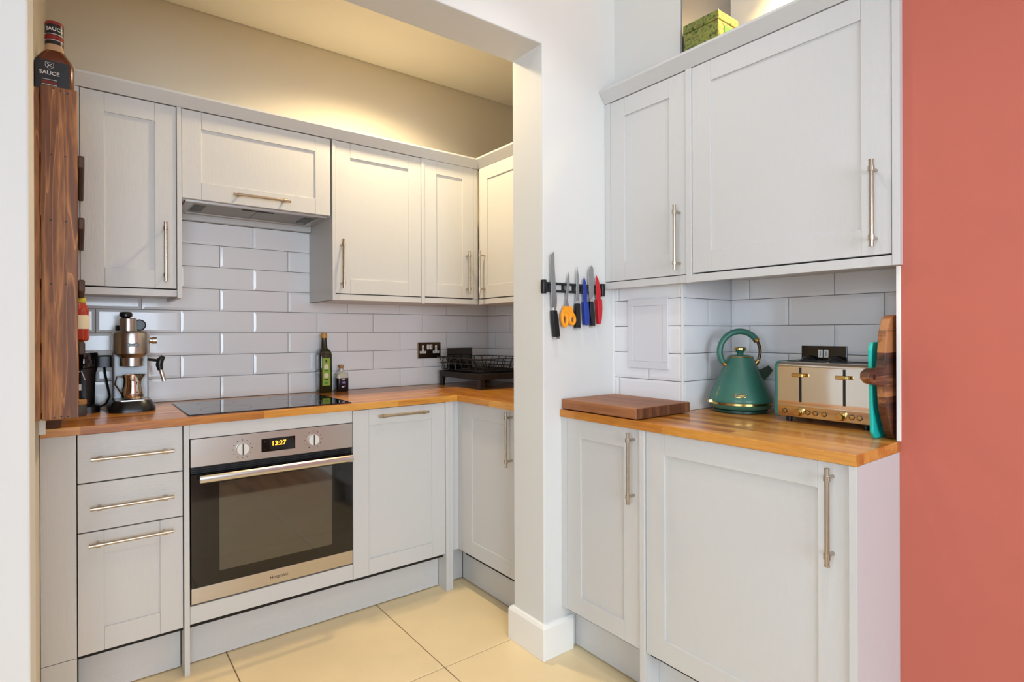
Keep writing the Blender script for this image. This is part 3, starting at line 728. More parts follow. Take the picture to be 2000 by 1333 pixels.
round_bottle('sauce_bottle', 'slim bottle with green cap hidden behind the brown sauce bottle', 'bottle', (-.0520, 2.225, 1.8522), [(.023, 0), (.0235, .003), (.0235, .15), (.019, .18), (.019, .22)], 'cap_green', [('bottle_cap', [(.019, .219), (.010, .240), (.006, .262), (0, .262)], 'cap_green')])
# jar of sauce standing on a rack shelf
J = (-.0095, 2.300, 1.1772)
t = round_bottle('sauce_jar', 'red pasta sauce jar with yellow lid and cream label on rack', 'jar', J, [(.028, 0), (.034, .006), (.0345, .012), (.0345, .098), (.030, .115), (.025, .122), (.025, .126)], 'jar_sauce', [('label', [(.0348, .040), (.0349, .041), (.0349, .083), (.0348, .084)], 'label_cream'), ('lid', [(.0262, .125), (.0268, .127), (.0268, .138), (.0255, .140), (0, .140)], 'lid_yellow')])

# ------------------------------------------------------------------ black grinder, plug and jar next to it
G = (.010, 2.665, .9072)
c = thing('coffee_grinder', G, 'black electric coffee grinder beside the espresso machine', 'grinder')
obj('base', loft([(0, .050, .060, .03), (.022, .050, .060, .03), (.03, .040, .050, .03)], G), 'black_plastic', c, smooth=True)
obj('body', loft([(.03, .034, .045, .03), (.14, .036, .046, .03), (.165, .043, .050, .03)], G), 'black_plastic', c, smooth=True)
obj('hopper', lathe([(.044, G[2]+.165), (.0455, G[2]+.17), (.0455, G[2]+.218), (.042, G[2]+.224), (0, G[2]+.225)], G[:2]+(0,), 32), 'black_glass', c, smooth=True)
obj('clip', tube([(G[0]-.022, G[1]-.058, G[2]+.150), (G[0]-.006, G[1]-.062, G[2]+.158), (G[0]+.004, G[1]-.060, G[2]+.125)], .0035), 'steel_bright', c, smooth=True)
obj('front_label', B((G[0]-.024, G[0]-.006, G[1]-.0475, G[1]-.0445, G[2]+.085, G[2]+.108)), 'white_plastic', c)
K = (-.002, 2.545, .9072)
c = thing('storage_jar', K, 'small glass storage jar with wooden lid beside the grinder', 'jar')
obj('glass', lathe([(.020, K[2]), (.021, K[2]+.004), (.021, K[2]+.038), (.019, K[2]+.042)], K[:2]+(0,), 24), 'grey_plastic', c, smooth=True)
obj('lid', lathe([(.0205, K[2]+.0415), (.0215, K[2]+.044), (.0215, K[2]+.056), (.019, K[2]+.058), (0, K[2]+.058)], K[:2]+(0,), 24), 'cork', c, smooth=True)
c = thing('wall_socket', (.085, 2.829, 1.09), 'white wall socket with black plug on the tiles', 'socket')
obj('plate', B((.012, .108, 2.8215, 2.8302, 1.048, 1.134)), 'white_plastic', c, bevel=.002)
pl = obj('plug', loft([(0, .026, .022, .010), (.042, .026, .022, .010), (.047, .022, .018, .010)], (.078, 2.799, 1.068)), 'black_plastic', c, smooth=True)
obj('cable', tube([(.078, 2.797, 1.070), (.080, 2.792, 1.04), (.088, 2.785, .99), (.094, 2.780, .95), (.082, 2.770, .922), (.060, 2.762, .9118), (.040, 2.76, .9115)], .0042, 8), 'black_plastic', pl, smooth=True)

# ------------------------------------------------------------------ espresso machine and milk jug
E0 = (.158, 2.650, .9072); ex, ey, ez = E0
c = thing('espresso_machine', E0, 'slim brushed steel espresso machine on black base', 'coffee machine')
obj('base', loft([(0, .0745, .125, .05), (.012, .0745, .125, .05), (.034, .064, .113, .045), (.040, .060, .108, .04)], E0), 'black_plastic', c, smooth=True)
obj('drip_tray', loft([(.0395, .054, .055, .02), (.044, .054, .055, .02)], (ex, ey-.046, ez)), 'steel', c, smooth=True)
obj('column', B((ex-.0575, ex+.0575, ey-.012, ey+.105, ez+.040, ez+.222)), 'steel_matt', c, bevel=.006, segs=3)
hy = ey-.046
obj('brew_head', lathe([(.030, ez+.168), (.039, ez+.171), (.039, ez+.203), (.045, ez+.208), (.0585, ez+.219), (.0590, ez+.224), (.0590, ez+.290), (.057, ez+.298), (.048, ez+.304), (0, ez+.305)], (ex, hy, 0), 40), 'steel', c, smooth=True)
obj('housing', B((ex-.0588, ex+.0588, hy, ey+.105, ez+.2225, ez+.300)), 'steel', c, bevel=.008, segs=3)
bd = obj('badge', loft([(0, .0200, .0058, .0056), (.0012, .0196, .0054, .0052)], (0, 0, 0)), 'black_plastic', c, local=True)
bd.rotation_euler = (math.radians(90), 0, 0); bd.location = (0, hy-ey-.0580, .252)
obj('badge_lettering', text_bm("De'Longhi", .0078, lambda u, v, d: (u, v, .0013+d)), 'ink_white', bd, local=True)
kb = obj('steam_knob', lathe([(.011, ex+.0585), (.011, ex+.066), (.0135, ex+.067), (.0135, ex+.082), (0, ex+.082)], (0, hy+.012, ez+.268), 20, 'x'), 'steel_bright', c, smooth=True)
wj = [(ex+.052, hy-.004, ez+.194), (ex+.080, hy-.014, ez+.190), (ex+.094, hy-.018, ez+.192)]
obj('steam_joint', tube(wj, .0055, 10), 'black_plastic', c, smooth=True)
wd = obj('steam_wand', tube([(ex+.086, hy-.016, ez+.176), (ex+.094, hy-.018, ez+.150), (ex+.104, hy-.021, ez+.108)], .0078, 12), 'steel_bright', c, smooth=True)
obj('wand_grip', tube([(ex+.102, hy-.016, ez+.206), (ex+.092, hy-.016, ez+.192), (ex+.088, hy-.016, ez+.172), (ex+.092, hy-.017, ez+.152)], [.008, .0125, .0125, .0100], 12), 'black_plastic', wd, smooth=True)
# cup and tamper kept on the warming plate
t = round_bottle('steel_cup', 'small steel cup upside down on top of the espresso machine', 'cup', (ex-.010, hy+.012, ez+.3052), [(.0275, 0), (.0275, .002), (.0270, .046), (.0235, .049), (0, .049)], 'steel', [])
t = thing('tamper', (ex-.017, hy+.020, ez+.3545), 'black round coffee tamper lying on the steel cup', 'tamper')
obj('head', lathe([(.012, ez+.3545), (.0205, ez+.361), (.0215, ez+.369), (.018, ez+.377), (0, ez+.379)], (ex-.017, hy+.020, 0), 24), 'black_plastic', t, smooth=True)
t = thing('portafilter', (ex+.028, hy+.06, ez+.3052), 'black coffee filter holder resting on the espresso machine behind steel cup', 'filter holder')
obj('head', lathe([(.018, hy+.056), (.0225, hy+.060), (.0225, hy+.072), (.018, hy+.076)], (ex+.029, 0, ez+.3285), 26, 'y'), 'black_plastic', t, smooth=True)
obj('handle', tube([(ex+.010, hy+.064, ez+.318), (ex-.020, hy+.060, ez+.3165), (ex-.048, hy+.055, ez+.3165)], [.008, .010, .011], 12), 'black_plastic', t, smooth=True)
JG = (ex+.002, ey-.055, ez+.0442)
c = thing('milk_jug', JG, 'polished steel milk jug on the espresso machine drip tray', 'jug')
jb = lathe([(.030, JG[2]), (.034, JG[2]+.003), (.0375, JG[2]+.016), (.0365, JG[2]+.032), (.031, JG[2]+.055), (.030, JG[2]+.075), (.0335, JG[2]+.094), (.032, JG[2]+.0935), (.0285, JG[2]+.075), (.0295, JG[2]+.055), (.035, JG[2]+.032), (.035, JG[2]+.006), (0, JG[2]+.005)], JG[:2]+(0,), 36)
for v in jb.verts:                      # pull the rim out into a spout
    dx = v.co.x-JG[0]; dz = v.co.z-JG[2]
    if dx > .012 and dz > .07: v.co.x += (dx-.012)*.55*(dz-.07)/.024
obj('body', jb, 'chrome', c, smooth=True)
obj('handle', tube([(JG[0]-.029, JG[1]-.004, JG[2]+.086), (JG[0]-.050, JG[1]-.006, JG[2]+.088), (JG[0]-.056, JG[1]-.006, JG[2]+.060), (JG[0]-.035, JG[1]-.004, JG[2]+.022)], .0028, 8), 'bronze', c, smooth=True)

# ------------------------------------------------------------------ bottles by the hob
O0 = (.962, 2.786, .9072)
c = thing('oil_bottle', O0, 'tall dark green olive oil bottle with green label behind the hob', 'bottle')
obj('body', loft([(0, .029, .029, .010), (.004, .031, .031, .010), (.190, .031, .031, .010), (.205, .028, .028, .014), (.222, .0165, .0165, .0163), (.272, .0125, .0125, .0124)], O0), 'olive_glass', c, smooth=True)
obj('bottle_cap', lathe([(.0150, O0[2]+.2700), (.0155, O0[2]+.272), (.0155, O0[2]+.292), (.0140, O0[2]+.295), (0, O0[2]+.295)], O0[:2]+(0,), 24), 'cap_gold', c, smooth=True)
lb = obj('label', B((O0[0]-.0195, O0[0]+.0195, O0[1]-.0316, O0[1]-.0308, O0[2]+.036, O0[2]+.172)), 'label_green', c)
for za, zb_, m_ in ((.150, .163, 'ink'), (.118, .140, 'label_cream'), (.106, .113, 'cap_green'), (.074, .096, 'label_cream'), (.064, .068, 'ink'), (.046, .052, 'cap_green')):
    hw = .004 if m_ == 'ink' and za > .1 else .0105
    obj('print', B((O0[0]-hw, O0[0]+hw, O0[1]-.0319, O0[1]-.0314, O0[2]+za, O0[2]+zb_)), m_, lb)
V0 = (1.050, 2.790, .9072)
c = thing('vinegar_bottle', V0, 'small clear bottle of dark vinegar with cork beside the oil bottle', 'bottle')
obj('vinegar', loft([(0, .028, .028, .012), (.003, .030, .030, .012), (.068, .030, .030, .012)], V0), 'balsamic', c, smooth=True)
obj('shoulder', loft([(.0681, .030, .030, .012), (.084, .0295, .0295, .012), (.098, .020, .020, .0195), (.102, .0125, .0125, .0124), (.116, .0125, .0125, .0124)], V0), 'clear_glass', c, smooth=True)
obj('cork', lathe([(.0105, V0[2]+.112), (.0110, V0[2]+.121), (.0145, V0[2]+.122), (.0145, V0[2]+.133), (0, V0[2]+.134)], V0[:2]+(0,), 20), 'cork', c, smooth=True)
bm = bmesh.new()
for dx, dz, r in ((.001, .062, .010), (.003, .045, .011), (-.004, .024, .008), (.007, .027, .006)):
    add_prism(bm, [(V0[0]+dx+r*math.cos(a*.7854), V0[2]+dz+.7*r*math.sin(a*.7854)) for a in range(8)], lambda u, v, d: (u, V0[1]-.0304+d, v), -.0004, .0006)
obj('sticker', bm, 'sticker_blue', c)
obj('sticker_print', B((V0[0]-.006, V0[0]+.007, V0[1]-.0312, V0[1]-.0306, V0[2]+.060, V0[2]+.064), (V0[0]-.005, V0[0]+.010, V0[1]-.0312, V0[1]-.0306, V0[2]+.046, V0[2]+.049), (V0[0]-.008, V0[0]+.003, V0[1]-.0312, V0[1]-.0306, V0[2]+.022, V0[2]+.028)), 'label_cream', c)

# ------------------------------------------------------------------ wall sockets
def double_socket(loc, plane, w, h_, label, plugs=False):
    c = thing('wall_socket', loc, label, 'socket')
    if plane == 'y': fn = lambda u, v, d: (loc[0]+u, loc[1]-d, loc[2]+v)
    else: fn = lambda u, v, d: (loc[0]-d, loc[1]-u, loc[2]+v)
    def b_(name, u0, u1, v0, v1, d0, d1, m, par=c, bev=0.):
        bm = bmesh.new(); add_prism(bm, [(u0, v0), (u1, v0), (u1, v1), (u0, v1)], fn, d0, d1); return obj(name, bm, m, par, bevel=bev)
    b_('plate', -w/2, w/2, -h_/2, h_/2, -.0015, .006, 'bronze' if plane == 'y' else 'black_glass', bev=.0015)
    for s in (-1, 1):
        r = b_('switch', s*.0095-.0075, s*.0095+.0075, .006, .033, .0055, .0095, 'white_plastic', bev=.001)
        b_('switch_line', s*.0095-.0012, s*.0095+.0012, .012, .028, .0094, .0098, 'grey_plastic', r)
        if not plugs:
            for du, dv, hw, hh in ((0, .012, .006, .016), (-.011, -.010, .009, .0065), (.011, -.010, .009, .0065), (0, -.010, .004, .0065)):
                p = b_('insert', s*.042+du-hw, s*.042+du+hw, dv-hh, dv+hh, .0055, .0072, 'white_plastic')
            for du, dv, hw, hh in ((0, .012, .0022, .006), (-.011, -.009, .0035, .0022), (.011, -.009, .0035, .0022)):
                b_('pin_hole', s*.042+du-hw, s*.042+du+hw, dv-hh, dv+hh, .0071, .0075, 'ink')
        else:
            bm = lathe([(.026, .006), (.027, .01), (.025, .030), (.018, .038), (0, .039)], (0, 0, 0), 24)
            for v in bm.verts: v.co = Vector(fn(s*.045 + v.co.x, -.014 + v.co.y, v.co.z))
            obj('plug', bm, 'black_plastic', c, smooth=True)
    return c
double_socket((1.5765, 2.8295, 1.1025), 'y', .146, .090, 'bronze double wall socket on the back wall tiles')
double_socket((2.0475, .888, 1.105), 'x', .150, .092, 'polished double wall socket with black plugs behind the toaster', True)

# ------------------------------------------------------------------ draining rack
DX0, DX1, DY0, DY1, DZ = 1.605, 1.955, 2.365, 2.790, .9072
c = thing('dish_rack', ((DX0+DX1)/2, (DY0+DY1)/2, DZ), 'black wire dish draining rack standing on a black tray', 'dish rack')
mx_, my_ = (DX0+DX1)/2, (DY0+DY1)/2; hw, hd_ = (DX1-DX0)/2, (DY1-DY0)/2
obj('tray', loft([(.050, hw-.010, hd_-.010, .03), (.053, hw-.004, hd_-.004, .03), (.080, hw, hd_, .03), (.082, hw-.004, hd_-.004, .03), (.058, hw-.012, hd_-.012, .03)], (mx_, my_, DZ)), 'black_matt', c, smooth=True)
for lx in (DX0+.022, DX1-.022):
    for ly in (DY0+.025, DY1-.025): obj('leg', loft([(0, .010, .014, .006), (.052, .014, .016, .006)], (lx, ly, DZ)), 'black_plastic', c, smooth=True)
def ring(z, g, r):
    p = rounded(hw-g, hd_-g, .03, 5)
    return tube([(mx_+x, my_+y, DZ+z) for x, y in p], r, 6, closed=True)
for z, g in ((.092, .020), (.128, .004), (.158, -.006)): obj('wire_ring', ring(z, g, .0026), 'black_wire', c, smooth=True)
def post(x, y):
    nx, ny = (x-mx_)/hw, (y-my_)/hd_
    m_ = max(abs(nx), abs(ny)); ox, oy = (math.copysign(1, nx) if abs(nx) == m_ else 0, math.copysign(1, ny) if abs(ny) == m_ else 0)
    return tube([(x-ox*.020, y-oy*.020, DZ+.090), (x-ox*.004, y-oy*.004, DZ+.128), (x+ox*.006, y+oy*.006, DZ+.158)], .0022, 6)
for i in range(6):
    x = DX0 + .04 + (DX1-DX0-.08)*i/5
    for y in (DY0, DY1): obj('wire_post', post(x, y), 'black_wire', c, smooth=True)
for i in range(6):
    y = DY0 + .045 + (DY1-DY0-.09)*i/5
    for x in (DX0, DX1): obj('wire_post', post(x, y), 'black_wire', c, smooth=True)
for i in range(15):
    y = DY0 + .04 + (DY1-DY0-.08)*i/14
    obj('plate_wire', tube([(DX0+.022, y, DZ+.092), (DX0+.11, y, DZ+.092), (DX0+.125, y+.004, DZ+.132), (DX0+.14, y, DZ+.092), (DX0+.22, y, DZ+.092), (DX0+.235, y+.004, DZ+.126), (DX0+.25, y, DZ+.092), (DX1-.022, y, DZ+.092)], .002, 5), 'black_wire', c, smooth=True)
for i in range(3):   # cutlery hooks at the left end
    y = DY0 + .17 + .07*i
    obj('cutlery_hook', tube([(DX0-.006, y, DZ+.158), (DX0-.030, y, DZ+.150), (DX0-.034, y, DZ+.100), (DX0-.012, y, DZ+.094)], .0022, 6), 'black_wire', c, smooth=True)
c = thing('black_board', (1.70, 2.70, 1.0), 'black flat board drying upright in the dish rack', 'board')
obj('board', B((1.617, 1.783, 2.694, 2.702, 1.003, 1.117)), 'black_glass', c, bevel=.002)

# ------------------------------------------------------------------ knives on the magnetic strip
c = thing('knife_strip', (1.497, 1.562, 1.352), 'black magnetic knife strip on the white wall', 'knife rack')
obj('rail', B((1.348, 1.655, 1.5565, 1.5698, 1.3785, 1.3870)), 'black_plastic', c, bevel=.0015)
obj('rail', B((1.348, 1.655, 1.5565, 1.5698, 1.3505, 1.3590)), 'black_plastic', c, bevel=.0015)
for x in (1.372, 1.443, 1.497, 1.535, 1.565, 1.606): obj('cross_piece', B((x-.003, x+.003, 1.558, 1.5698, 1.3590, 1.3785)), 'black_plastic', c)
for x in (1.345, 1.653): obj('end_cap', loft([(0, .0080, .0085, .004), (.010, .0092, .0095, .004), (.040, .0092, .0095, .004), (.050, .0080, .0085, .004)], (x, 1.5602, 1.344)), 'black_plastic', c, smooth=True)
KN = {
'bread_blade': [(1.3731, 1.4864), (1.3920, 1.5021), (1.3944, 1.4371), (1.3991, 1.3806), (1.4053, 1.3239), (1.4037, 1.2983), (1.3987, 1.2825), (1.3835, 1.2822), (1.3771, 1.3004), (1.3745, 1.3934)],
'bread_handle': [(1.3759, 1.2820), (1.3987, 1.2839), (1.4073, 1.2499), (1.4147, 1.1872), (1.4047, 1.1816), (1.3887, 1.1831), (1.3795, 1.2383)],
'sc_blade': [(1.4654, 1.4302), (1.4692, 1.3899), (1.4639, 1.3549), (1.4582, 1.3257), (1.4668, 1.2980), (1.4440, 1.2975), (1.4512, 1.3284), (1.4505, 1.3543), (1.4574, 1.3979)],
'k3_blade': [(1.5089, 1.4550), (1.5176, 1.4159), (1.5195, 1.3690), (1.5192, 1.3110), (1.5009, 1.3105), (1.5040, 1.3683), (1.5042, 1.4151)],
'k3_handle': [(1.4989, 1.3110), (1.5192, 1.3116), (1.5209, 1.2175), (1.4965, 1.2174)],
'blue_blade': [(1.5465, 1.4176), (1.5568, 1.3944), (1.5628, 1.3471), (1.5627, 1.3218), (1.5419, 1.3211), (1.5400, 1.3699), (1.5423, 1.4026)],
'blue_handle': [(1.5386, 1.3196), (1.5627, 1.3218), (1.5679, 1.2698), (1.5678, 1.2295), (1.5560, 1.2280), (1.5444, 1.2309)],
'k5_blade': [(1.5887, 1.4651), (1.5971, 1.4506), (1.5999, 1.3967), (1.5997, 1.3485), (1.5902, 1.3332), (1.5893, 1.3196), (1.5774, 1.3193), (1.5734, 1.3595), (1.5702, 1.4071), (1.5704, 1.4369), (1.5780, 1.4539)],
'k5_handle': [(1.5711, 1.3206), (1.5902, 1.3227), (1.5985, 1.2703), (1.6004, 1.2252), (1.5812, 1.2251), (1.5738, 1.2699)],
'red_blade': [(1.6120, 1.4290), (1.6271, 1.4072), (1.6399, 1.3623), (1.6376, 1.3318), (1.6137, 1.3310), (1.6109, 1.3731)],
'red_handle': [(1.6116, 1.3309), (1.6385, 1.3333), (1.6409, 1.2923), (1.6372, 1.2527), (1.6306, 1.2329), (1.6198, 1.2319), (1.6156, 1.2706)]}
WALLP = lambda u, v, d: (u, d, v)
def knife(key, label, blade_m, handle_m, cap=None):
    p = KN[key+'_handle']; t = thing('kitchen_knife' if 'k' in key else key + '_knife', (sum(q[0] for q in p)/len(p), 1.553, min(q[1] for q in p)), label, 'knife', group='knives on the magnetic strip')
    bm = bmesh.new(); add_prism(bm, KN[key+'_blade'], WALLP, 1.5542, 1.5562); obj('blade', bm, blade_m, t, bevel=.0006, segs=1)
    bm = bmesh.new(); add_prism(bm, p, WALLP, 1.5455, 1.5640); obj('handle', bm, handle_m, t, bevel=.004, segs=3)
    zs = min(q[1] for q in p); lo = [q for q in p if q[1] < zs + .008]
    if cap:
        xa, xb = min(q[0] for q in lo), max(q[0] for q in lo)
        obj('end_cap', B((xa+.002, xb-.001, 1.547, 1.5625, zs-.004, zs+.003)), 'steel_bright', t, bevel=.001)
        obj('bolster', B((p[0][0]+.0045, p[0][0]+.0165, 1.5485, 1.561, p[0][1]-.001, p[0][1]+.012)), 'steel_bright', t, bevel=.002)
knife('bread', 'long steel bread knife with black handle nearest the wall corner', 'blade_steel', 'black_plastic', True)
knife('k3', 'slim pointed steel knife with black handle beside orange scissors', 'blade_steel', 'black_plastic', True)
knife('blue', 'small all-blue knife on the magnetic strip', 'blue_blade', 'blue_blade')
knife('k5', 'broad steel knife with black handle between blue and red knives', 'blade_steel', 'black_plastic', True)
knife('red', 'small all-red knife at the cabinet end of the strip', 'red_blade', 'red_blade')
t = thing('scissors', (1.458, 1.553, 1.219), 'steel scissors with orange handles on the magnetic strip', 'scissors')
bm = bmesh.new(); add_prism(bm, KN['sc_blade'], WALLP, 1.5535, 1.5562); obj('blade', bm, 'blade_steel', t, bevel=.0005, segs=1)
def oval(cx, cz, rx, rz, tilt, n=22):
    o_ = []
    for i in range(n):
        a = 2*math.pi*i/n; u, v = rx*math.cos(a), rz*math.sin(a)
        o_.append((cx + u*math.cos(tilt) - v*math.sin(tilt), 1.5525, cz + u*math.sin(tilt) + v*math.cos(tilt)))
    return o_
bm = bmesh.new(); add_tube(bm, oval(1.4405, 1.252, .0125, .027, .12), .0068, 8, closed=True)
add_prism(bm, [(1.4385, 1.2995), (1.4560, 1.2995), (1.4560, 1.262), (1.4290, 1.262)], WALLP, 1.5475, 1.5605); obj('handle', bm, 'orange_plastic', t, smooth=True)
bm = bmesh.new(); add_tube(bm, oval(1.4795, 1.2515, .0130, .0195, .15), .0062, 8, closed=True)
add_prism(bm, [(1.4565, 1.2995), (1.4740, 1.2995), (1.4860, 1.268), (1.4565, 1.240)], WALLP, 1.5475, 1.5605); obj('handle', bm, 'orange_plastic', t, smooth=True)
obj('pivot', lathe([(.0035, 1.5530), (.0035, 1.5520), (0, 1.5518)], (1.4545, 0, 1.328), 12, 'y'), 'steel_bright', t)

# ------------------------------------------------------------------ chopping board lying on the worktop
ZT = .9126
c = thing('chopping_board', (1.58, 1.385, ZT), 'thick brown wooden chopping board lying flat on the worktop', 'chopping board')
obj('board', B((1.437, 1.7262, 1.2075, 1.5645, ZT+.003, ZT+.0385)), 'board_brown', c, bevel=.002)
obj('end_grain', B((1.4385, 1.6040, 1.2062, 1.2078, ZT+.0045, ZT+.0370), (1.6044, 1.7248, 1.2062, 1.2078, ZT+.0045, ZT+.0370)), 'board_end', c)
for fx in (1.46, 1.70):
    for fy in (1.235, 1.54): obj('foot', lathe([(.008, ZT), (.008, ZT+.003)], (fx, fy, 0), 12), 'black_matt', c)

# ------------------------------------------------------------------ kettle (local +X is the spout side)
KC = (1.905, 1.118, ZT)
c = thing('kettle', KC, 'dark green cone-shaped electric kettle with gold trim', 'kettle', rz=-YAW)
L_ = dict(local=True, smooth=True)
obj('power_base', lathe([(.088, 0), (.092, .003), (.092, .010), (.086, .013), (0, .013)], n=48), 'green_dark', c, **L_)
obj('lower_body', lathe([(.084, .0135), (.096, .0145), (.104, .022), (.1065, .030), (0, .030)], n=48), 'green_enamel', c, **L_)
obj('gold_band', lathe([(.1060, .0300), (.1085, .0305), (.1085, .0375), (.1060, .0380)], n=48), 'brass', c, **L_)
obj('body', lathe([(.1065, .0380), (.1075, .042), (.1060, .052), (.0480, .186), (.0455, .194), (.0440, .1965), (0, .1965)], n=48), 'green_enamel', c, **L_)
lid = obj('lid', lathe([(.0430, .1966), (.0430, .2005), (.0300, .2045), (0, .2060)], n=40), 'green_enamel', c, **L_)
obj('lid_rim', lathe([(.0440, .1962), (.0448, .1975), (.0440, .1990), (.0428, .1990)], n=40), 'brass', lid, **L_)
obj('lid_stem', lathe([(.0115, .2045), (.0105, .209), (.0140, .216), (.0185, .2215)], n=28), 'green_enamel', lid, **L_)
obj('lid_knob', lathe([(.0195, .2205), (.0215, .2220), (.0215, .2300), (.0185, .2325), (0, .2330)], n=28), 'brass', lid, **L_)
hp = lambda a, r=.0735: (r*math.cos(math.radians(a))*1.0 - .001, 0, .2165 + r*math.sin(math.radians(a)))
hdl = obj('handle', tube([hp(a) for a in range(212, 33, -8)], .0108, 14), 'green_enamel', c, **L_)
obj('handle_wire', tube([hp(a) for a in range(36, -29, -6)], .0055, 10), 'bronze', hdl, **L_)
obj('handle_collar', tube([hp(40), hp(32)], .0122, 14), 'brass', hdl, **L_)
obj('handle_collar', tube([hp(213, .0745), (-.0520, 0, .168)], .0085, 10), 'brass', hdl, **L_)
obj('handle_collar', tube([hp(-27), (.0545, 0, .170)], .0085, 10), 'brass', hdl, **L_)
bm = bmesh.new(); R = []
for x, z, w, hh in ((.052, .128, .024, .024), (.078, .139, .021, .019), (.104, .158, .016, .012)):
    t_ = math.radians(38); R.append([bm.verts.new((x - s2*hh*math.sin(t_), s1*w, z + s2*hh*math.cos(t_))) for s1, s2 in ((-1, -1), (-.4, -1.15), (.4, -1.15), (1, -1), (1, 1), (-1, 1))])
for a, b in zip(R, R[1:]):
    for k in range(6): bm.faces.new((a[k], a[(k+1) % 6], b[(k+1) % 6], b[k]))
bm.faces.new(R[0]); sp = obj('spout', bm, 'steel', c, local=True)
md = sp.modifiers.new('wall', 'SOLIDIFY'); md.thickness = .0015
bm = bmesh.new(); add_prism(bm, [(-.014, -.010), (.014, -.010), (.014, .010), (-.014, .010)], lambda u, v, d: (.1005 - v*.6157 + d*.788, u, .1550 + v*.788 + d*.6157), -.001, .001); obj('spout_mouth', bm, 'black_matt', c, local=True)
obj('lever', loft([(0, .010, .008, .004), (.008, .008, .007, .004)], (-.113, -.010, .036)), 'brass', c, local=True)
# enamel badge on the cone
def cone(u, v, d, a0=-.40, z0=.066):
    z = z0 + v; r = .1060 + (z-.052)*(.0480-.1060)/(.186-.052) + .0004 + d
    a = a0 + u/.10
    return (r*math.sin(a), -r*math.cos(a), z)
bm = bmesh.new()
ov = [(.0215*math.copysign(min(1, abs(math.cos(t))*1.25), math.cos(t)), .0070*math.sin(t)) for t in [2*math.pi*i/28 for i in range(28)]]
add_tube(bm, [cone(u, v, .0006) for u, v in ov], .0011, 6, closed=True); bdg = obj('badge_ring', bm, 'brass', c, **L_)
obj('badge_lettering', text_bm('Tower', .0125, lambda u, v, d: cone(u, v, d), bold=.0002), 'brass', bdg, local=True)
obj('water_gauge', tube([(-.1000, -.030, .055), (-.0760, -.022, .110), (-.0540, -.015, .165)], .0014, 6), 'brass', c, **L_)
obj('cord', tube([(.060, .070, .004), (.110, .085, .0045), (.150, .080, .0045), (.185, .050, .0045)], .0035, 8), 'black_plastic', c, **L_)

# ------------------------------------------------------------------ toaster
TX0, TX1, TY0, TY1, TZ0, TZ1 = 1.800, 1.992, .640, .936, .928, 1.104
c = thing('toaster', (1.896, .788, ZT), 'polished steel four-slice toaster with green ends and brass knobs', 'toaster')
def section(x0, x1, z0, z1, rb, rt, n=6):
    p = []
    for cx, cz, a, r in ((x1-rt, z1-rt, 0, rt), (x0+rt, z1-rt, 90, rt), (x0+rb, z0+rb, 180, rb), (x1-rb, z0+rb, 270, rb)):
        for i in range(n+1):
            t = math.radians(a+90*i/n); p.append((cx+r*math.cos(t), cz+r*math.sin(t)))
    return p
XZD = lambda u, v, d: (u, d, v)
bm = bmesh.new(); add_prism(bm, section(TX0, TX1, TZ0, TZ1, .012, .020), XZD, TY0+.010, TY1-.012); obj('body', bm, 'chrome', c, smooth=True)
for ya, yb in ((TY1-.0125, TY1), (TY0, TY0+.0105)):
    bm = bmesh.new(); add_prism(bm, section(TX0-.002, TX1+.002, TZ0-.002, TZ1+.002, .014, .022), XZD, ya, yb); obj('end_cap', bm, 'green_enamel', c, bevel=.003, smooth=True)
# lower control strip leaning out a little
bm = bmesh.new(); add_prism(bm, [(TX0-.0005, .931), (TX0+.004, .931), (TX0+.004, .9665), (TX0-.0055, .9665)], XZD, TY0+.0108, TY1-.0128); obj('control_strip', bm, 'chrome', c, bevel=.0008)
for ly in (.853, .7245):
    obj('lever_slot', B((TX0-.0012, TX0+.003, ly-.0035, ly+.0035, .9785, 1.0870)), 'black_matt', c)
    lv = obj('lever', B((TX0-.020, TX0-.001, ly-.0030, ly+.0030, 1.0600, 1.0680)), 'brass', c)
    obj('lever_tab', B((TX0-.026, TX0-.018, ly-.0165, ly+.0165, 1.0585, 1.0700)), 'brass', lv, bevel=.0025, segs=3)
for ky in (.8550, .7305):
    kn = obj('knob', lathe([(.0135, TX0-.003), (.0135, TX0-.006), (.0115, TX0-.007), (.0110, TX0-.022), (.0095, TX0-.024), (0, TX0-.024)], (0, ky, .9470), 22, 'x'), 'brass', c, smooth=True)
for by in (.9000, .8290, .8060, .7800, .7030, .6815):
    bt = obj('button_ring', lathe([(.0078, TX0-.0022), (.0078, TX0-.0052), (.0062, TX0-.0056), (.0062, TX0-.0022)], (0, by, .9480), 20, 'x'), 'black_plastic', c, smooth=True)
    obj('button', lathe([(.0060, TX0-.0020), (.0060, TX0-.0060), (0, TX0-.0064)], (0, by, .9480), 18, 'x'), 'brass', bt, smooth=True)
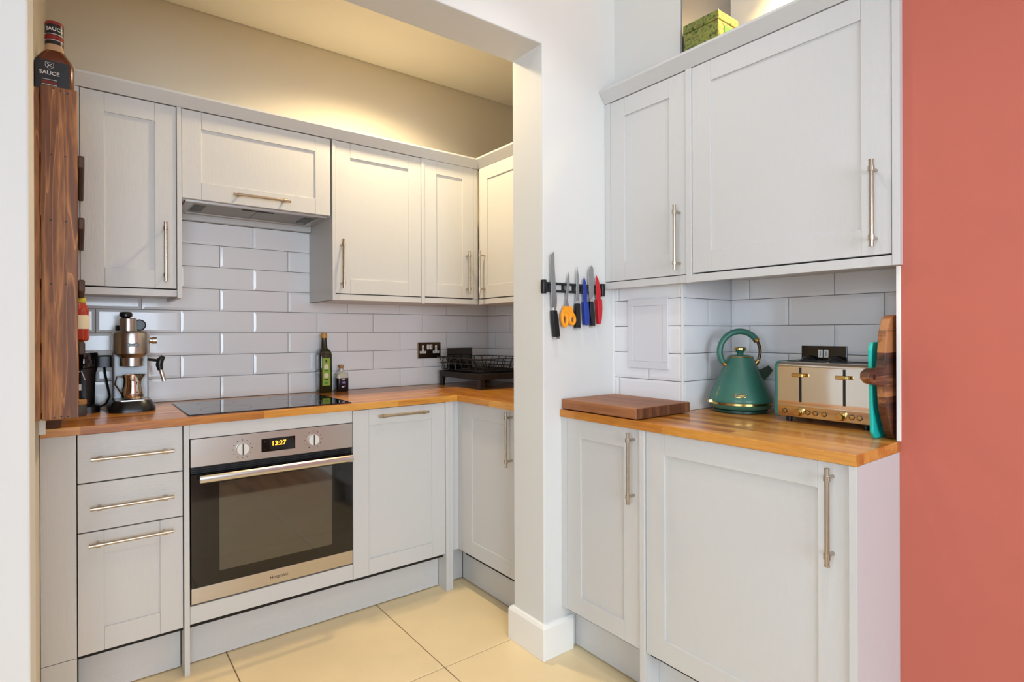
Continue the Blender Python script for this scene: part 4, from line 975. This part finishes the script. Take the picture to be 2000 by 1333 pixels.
for sx in (1.850, 1.935):
    for sy in (.720, .855): obj('bread_slot', B((sx-.014, sx+.014, sy-.058, sy+.058, TZ1-.004, TZ1+.0012)), 'black_matt', c)
for fx in (1.825, 1.965):
    for fy in (.675, .900): obj('foot', lathe([(.009, ZT), (.010, ZT+.016)], (fx, fy, 0), 14), 'black_plastic', c)

# ------------------------------------------------------------------ boards standing behind the wall end
c = thing('paddle_board', (1.76, .578, ZT), 'striped walnut paddle board standing on edge against the red wall end', 'chopping board')
pb = [(1.72, 0.913), (1.695, 0.935), (1.6612, 1.0028), (1.6535, 1.06), (1.615, 1.0625), (1.57, 1.07), (1.548, 1.083), (1.551, 1.0985), (1.58, 1.1075), (1.645, 1.106), (1.654, 1.125), (1.6657, 1.1977), (1.6859, 1.2344), (1.715, 1.244), (1.93, 1.245), (1.96, 1.215), (1.96, 0.94), (1.93, 0.913)]
bm = bmesh.new(); add_prism(bm, pb, XZD, .5660, .5880); obj('board', bm, 'walnut', c, bevel=.003)
obj('hang_hole', lathe([(.0075, .5652), (.0075, .5662)], (1.5800, 0, 1.0860), 18, 'y'), 'black_matt', c)
c = thing('plastic_board', (1.78, .605, ZT), 'turquoise plastic chopping board standing beside the toaster', 'chopping board')
bm = bmesh.new(); add_prism(bm, [(1.690, .9130), (1.672, .930), (1.660, 1.150), (1.672, 1.172), (1.960, 1.176), (1.985, 1.155), (1.985, .935), (1.965, .9130)], XZD, .6010, .6110); obj('board', bm, 'teal_plastic', c, bevel=.003)

# ------------------------------------------------------------------ tin on top of the wall cabinet
c = thing('biscuit_tin', (1.77, 1.09, 2.1165), 'landscape-printed green tin box on top of the wall cabinet', 'tin box')
obj('box', B((1.722, 1.845, 1.088, 1.226, 2.1168, 2.2665)), 'tin_print', c, bevel=.003)
obj('lid', B((1.7205, 1.8465, 1.0865, 1.2275, 2.2675, 2.2985)), 'tin_print', c, bevel=.003)
obj('picture', B((1.760, 1.838, 1.0868, 1.0885, 2.135, 2.255)), 'cap_green', c)
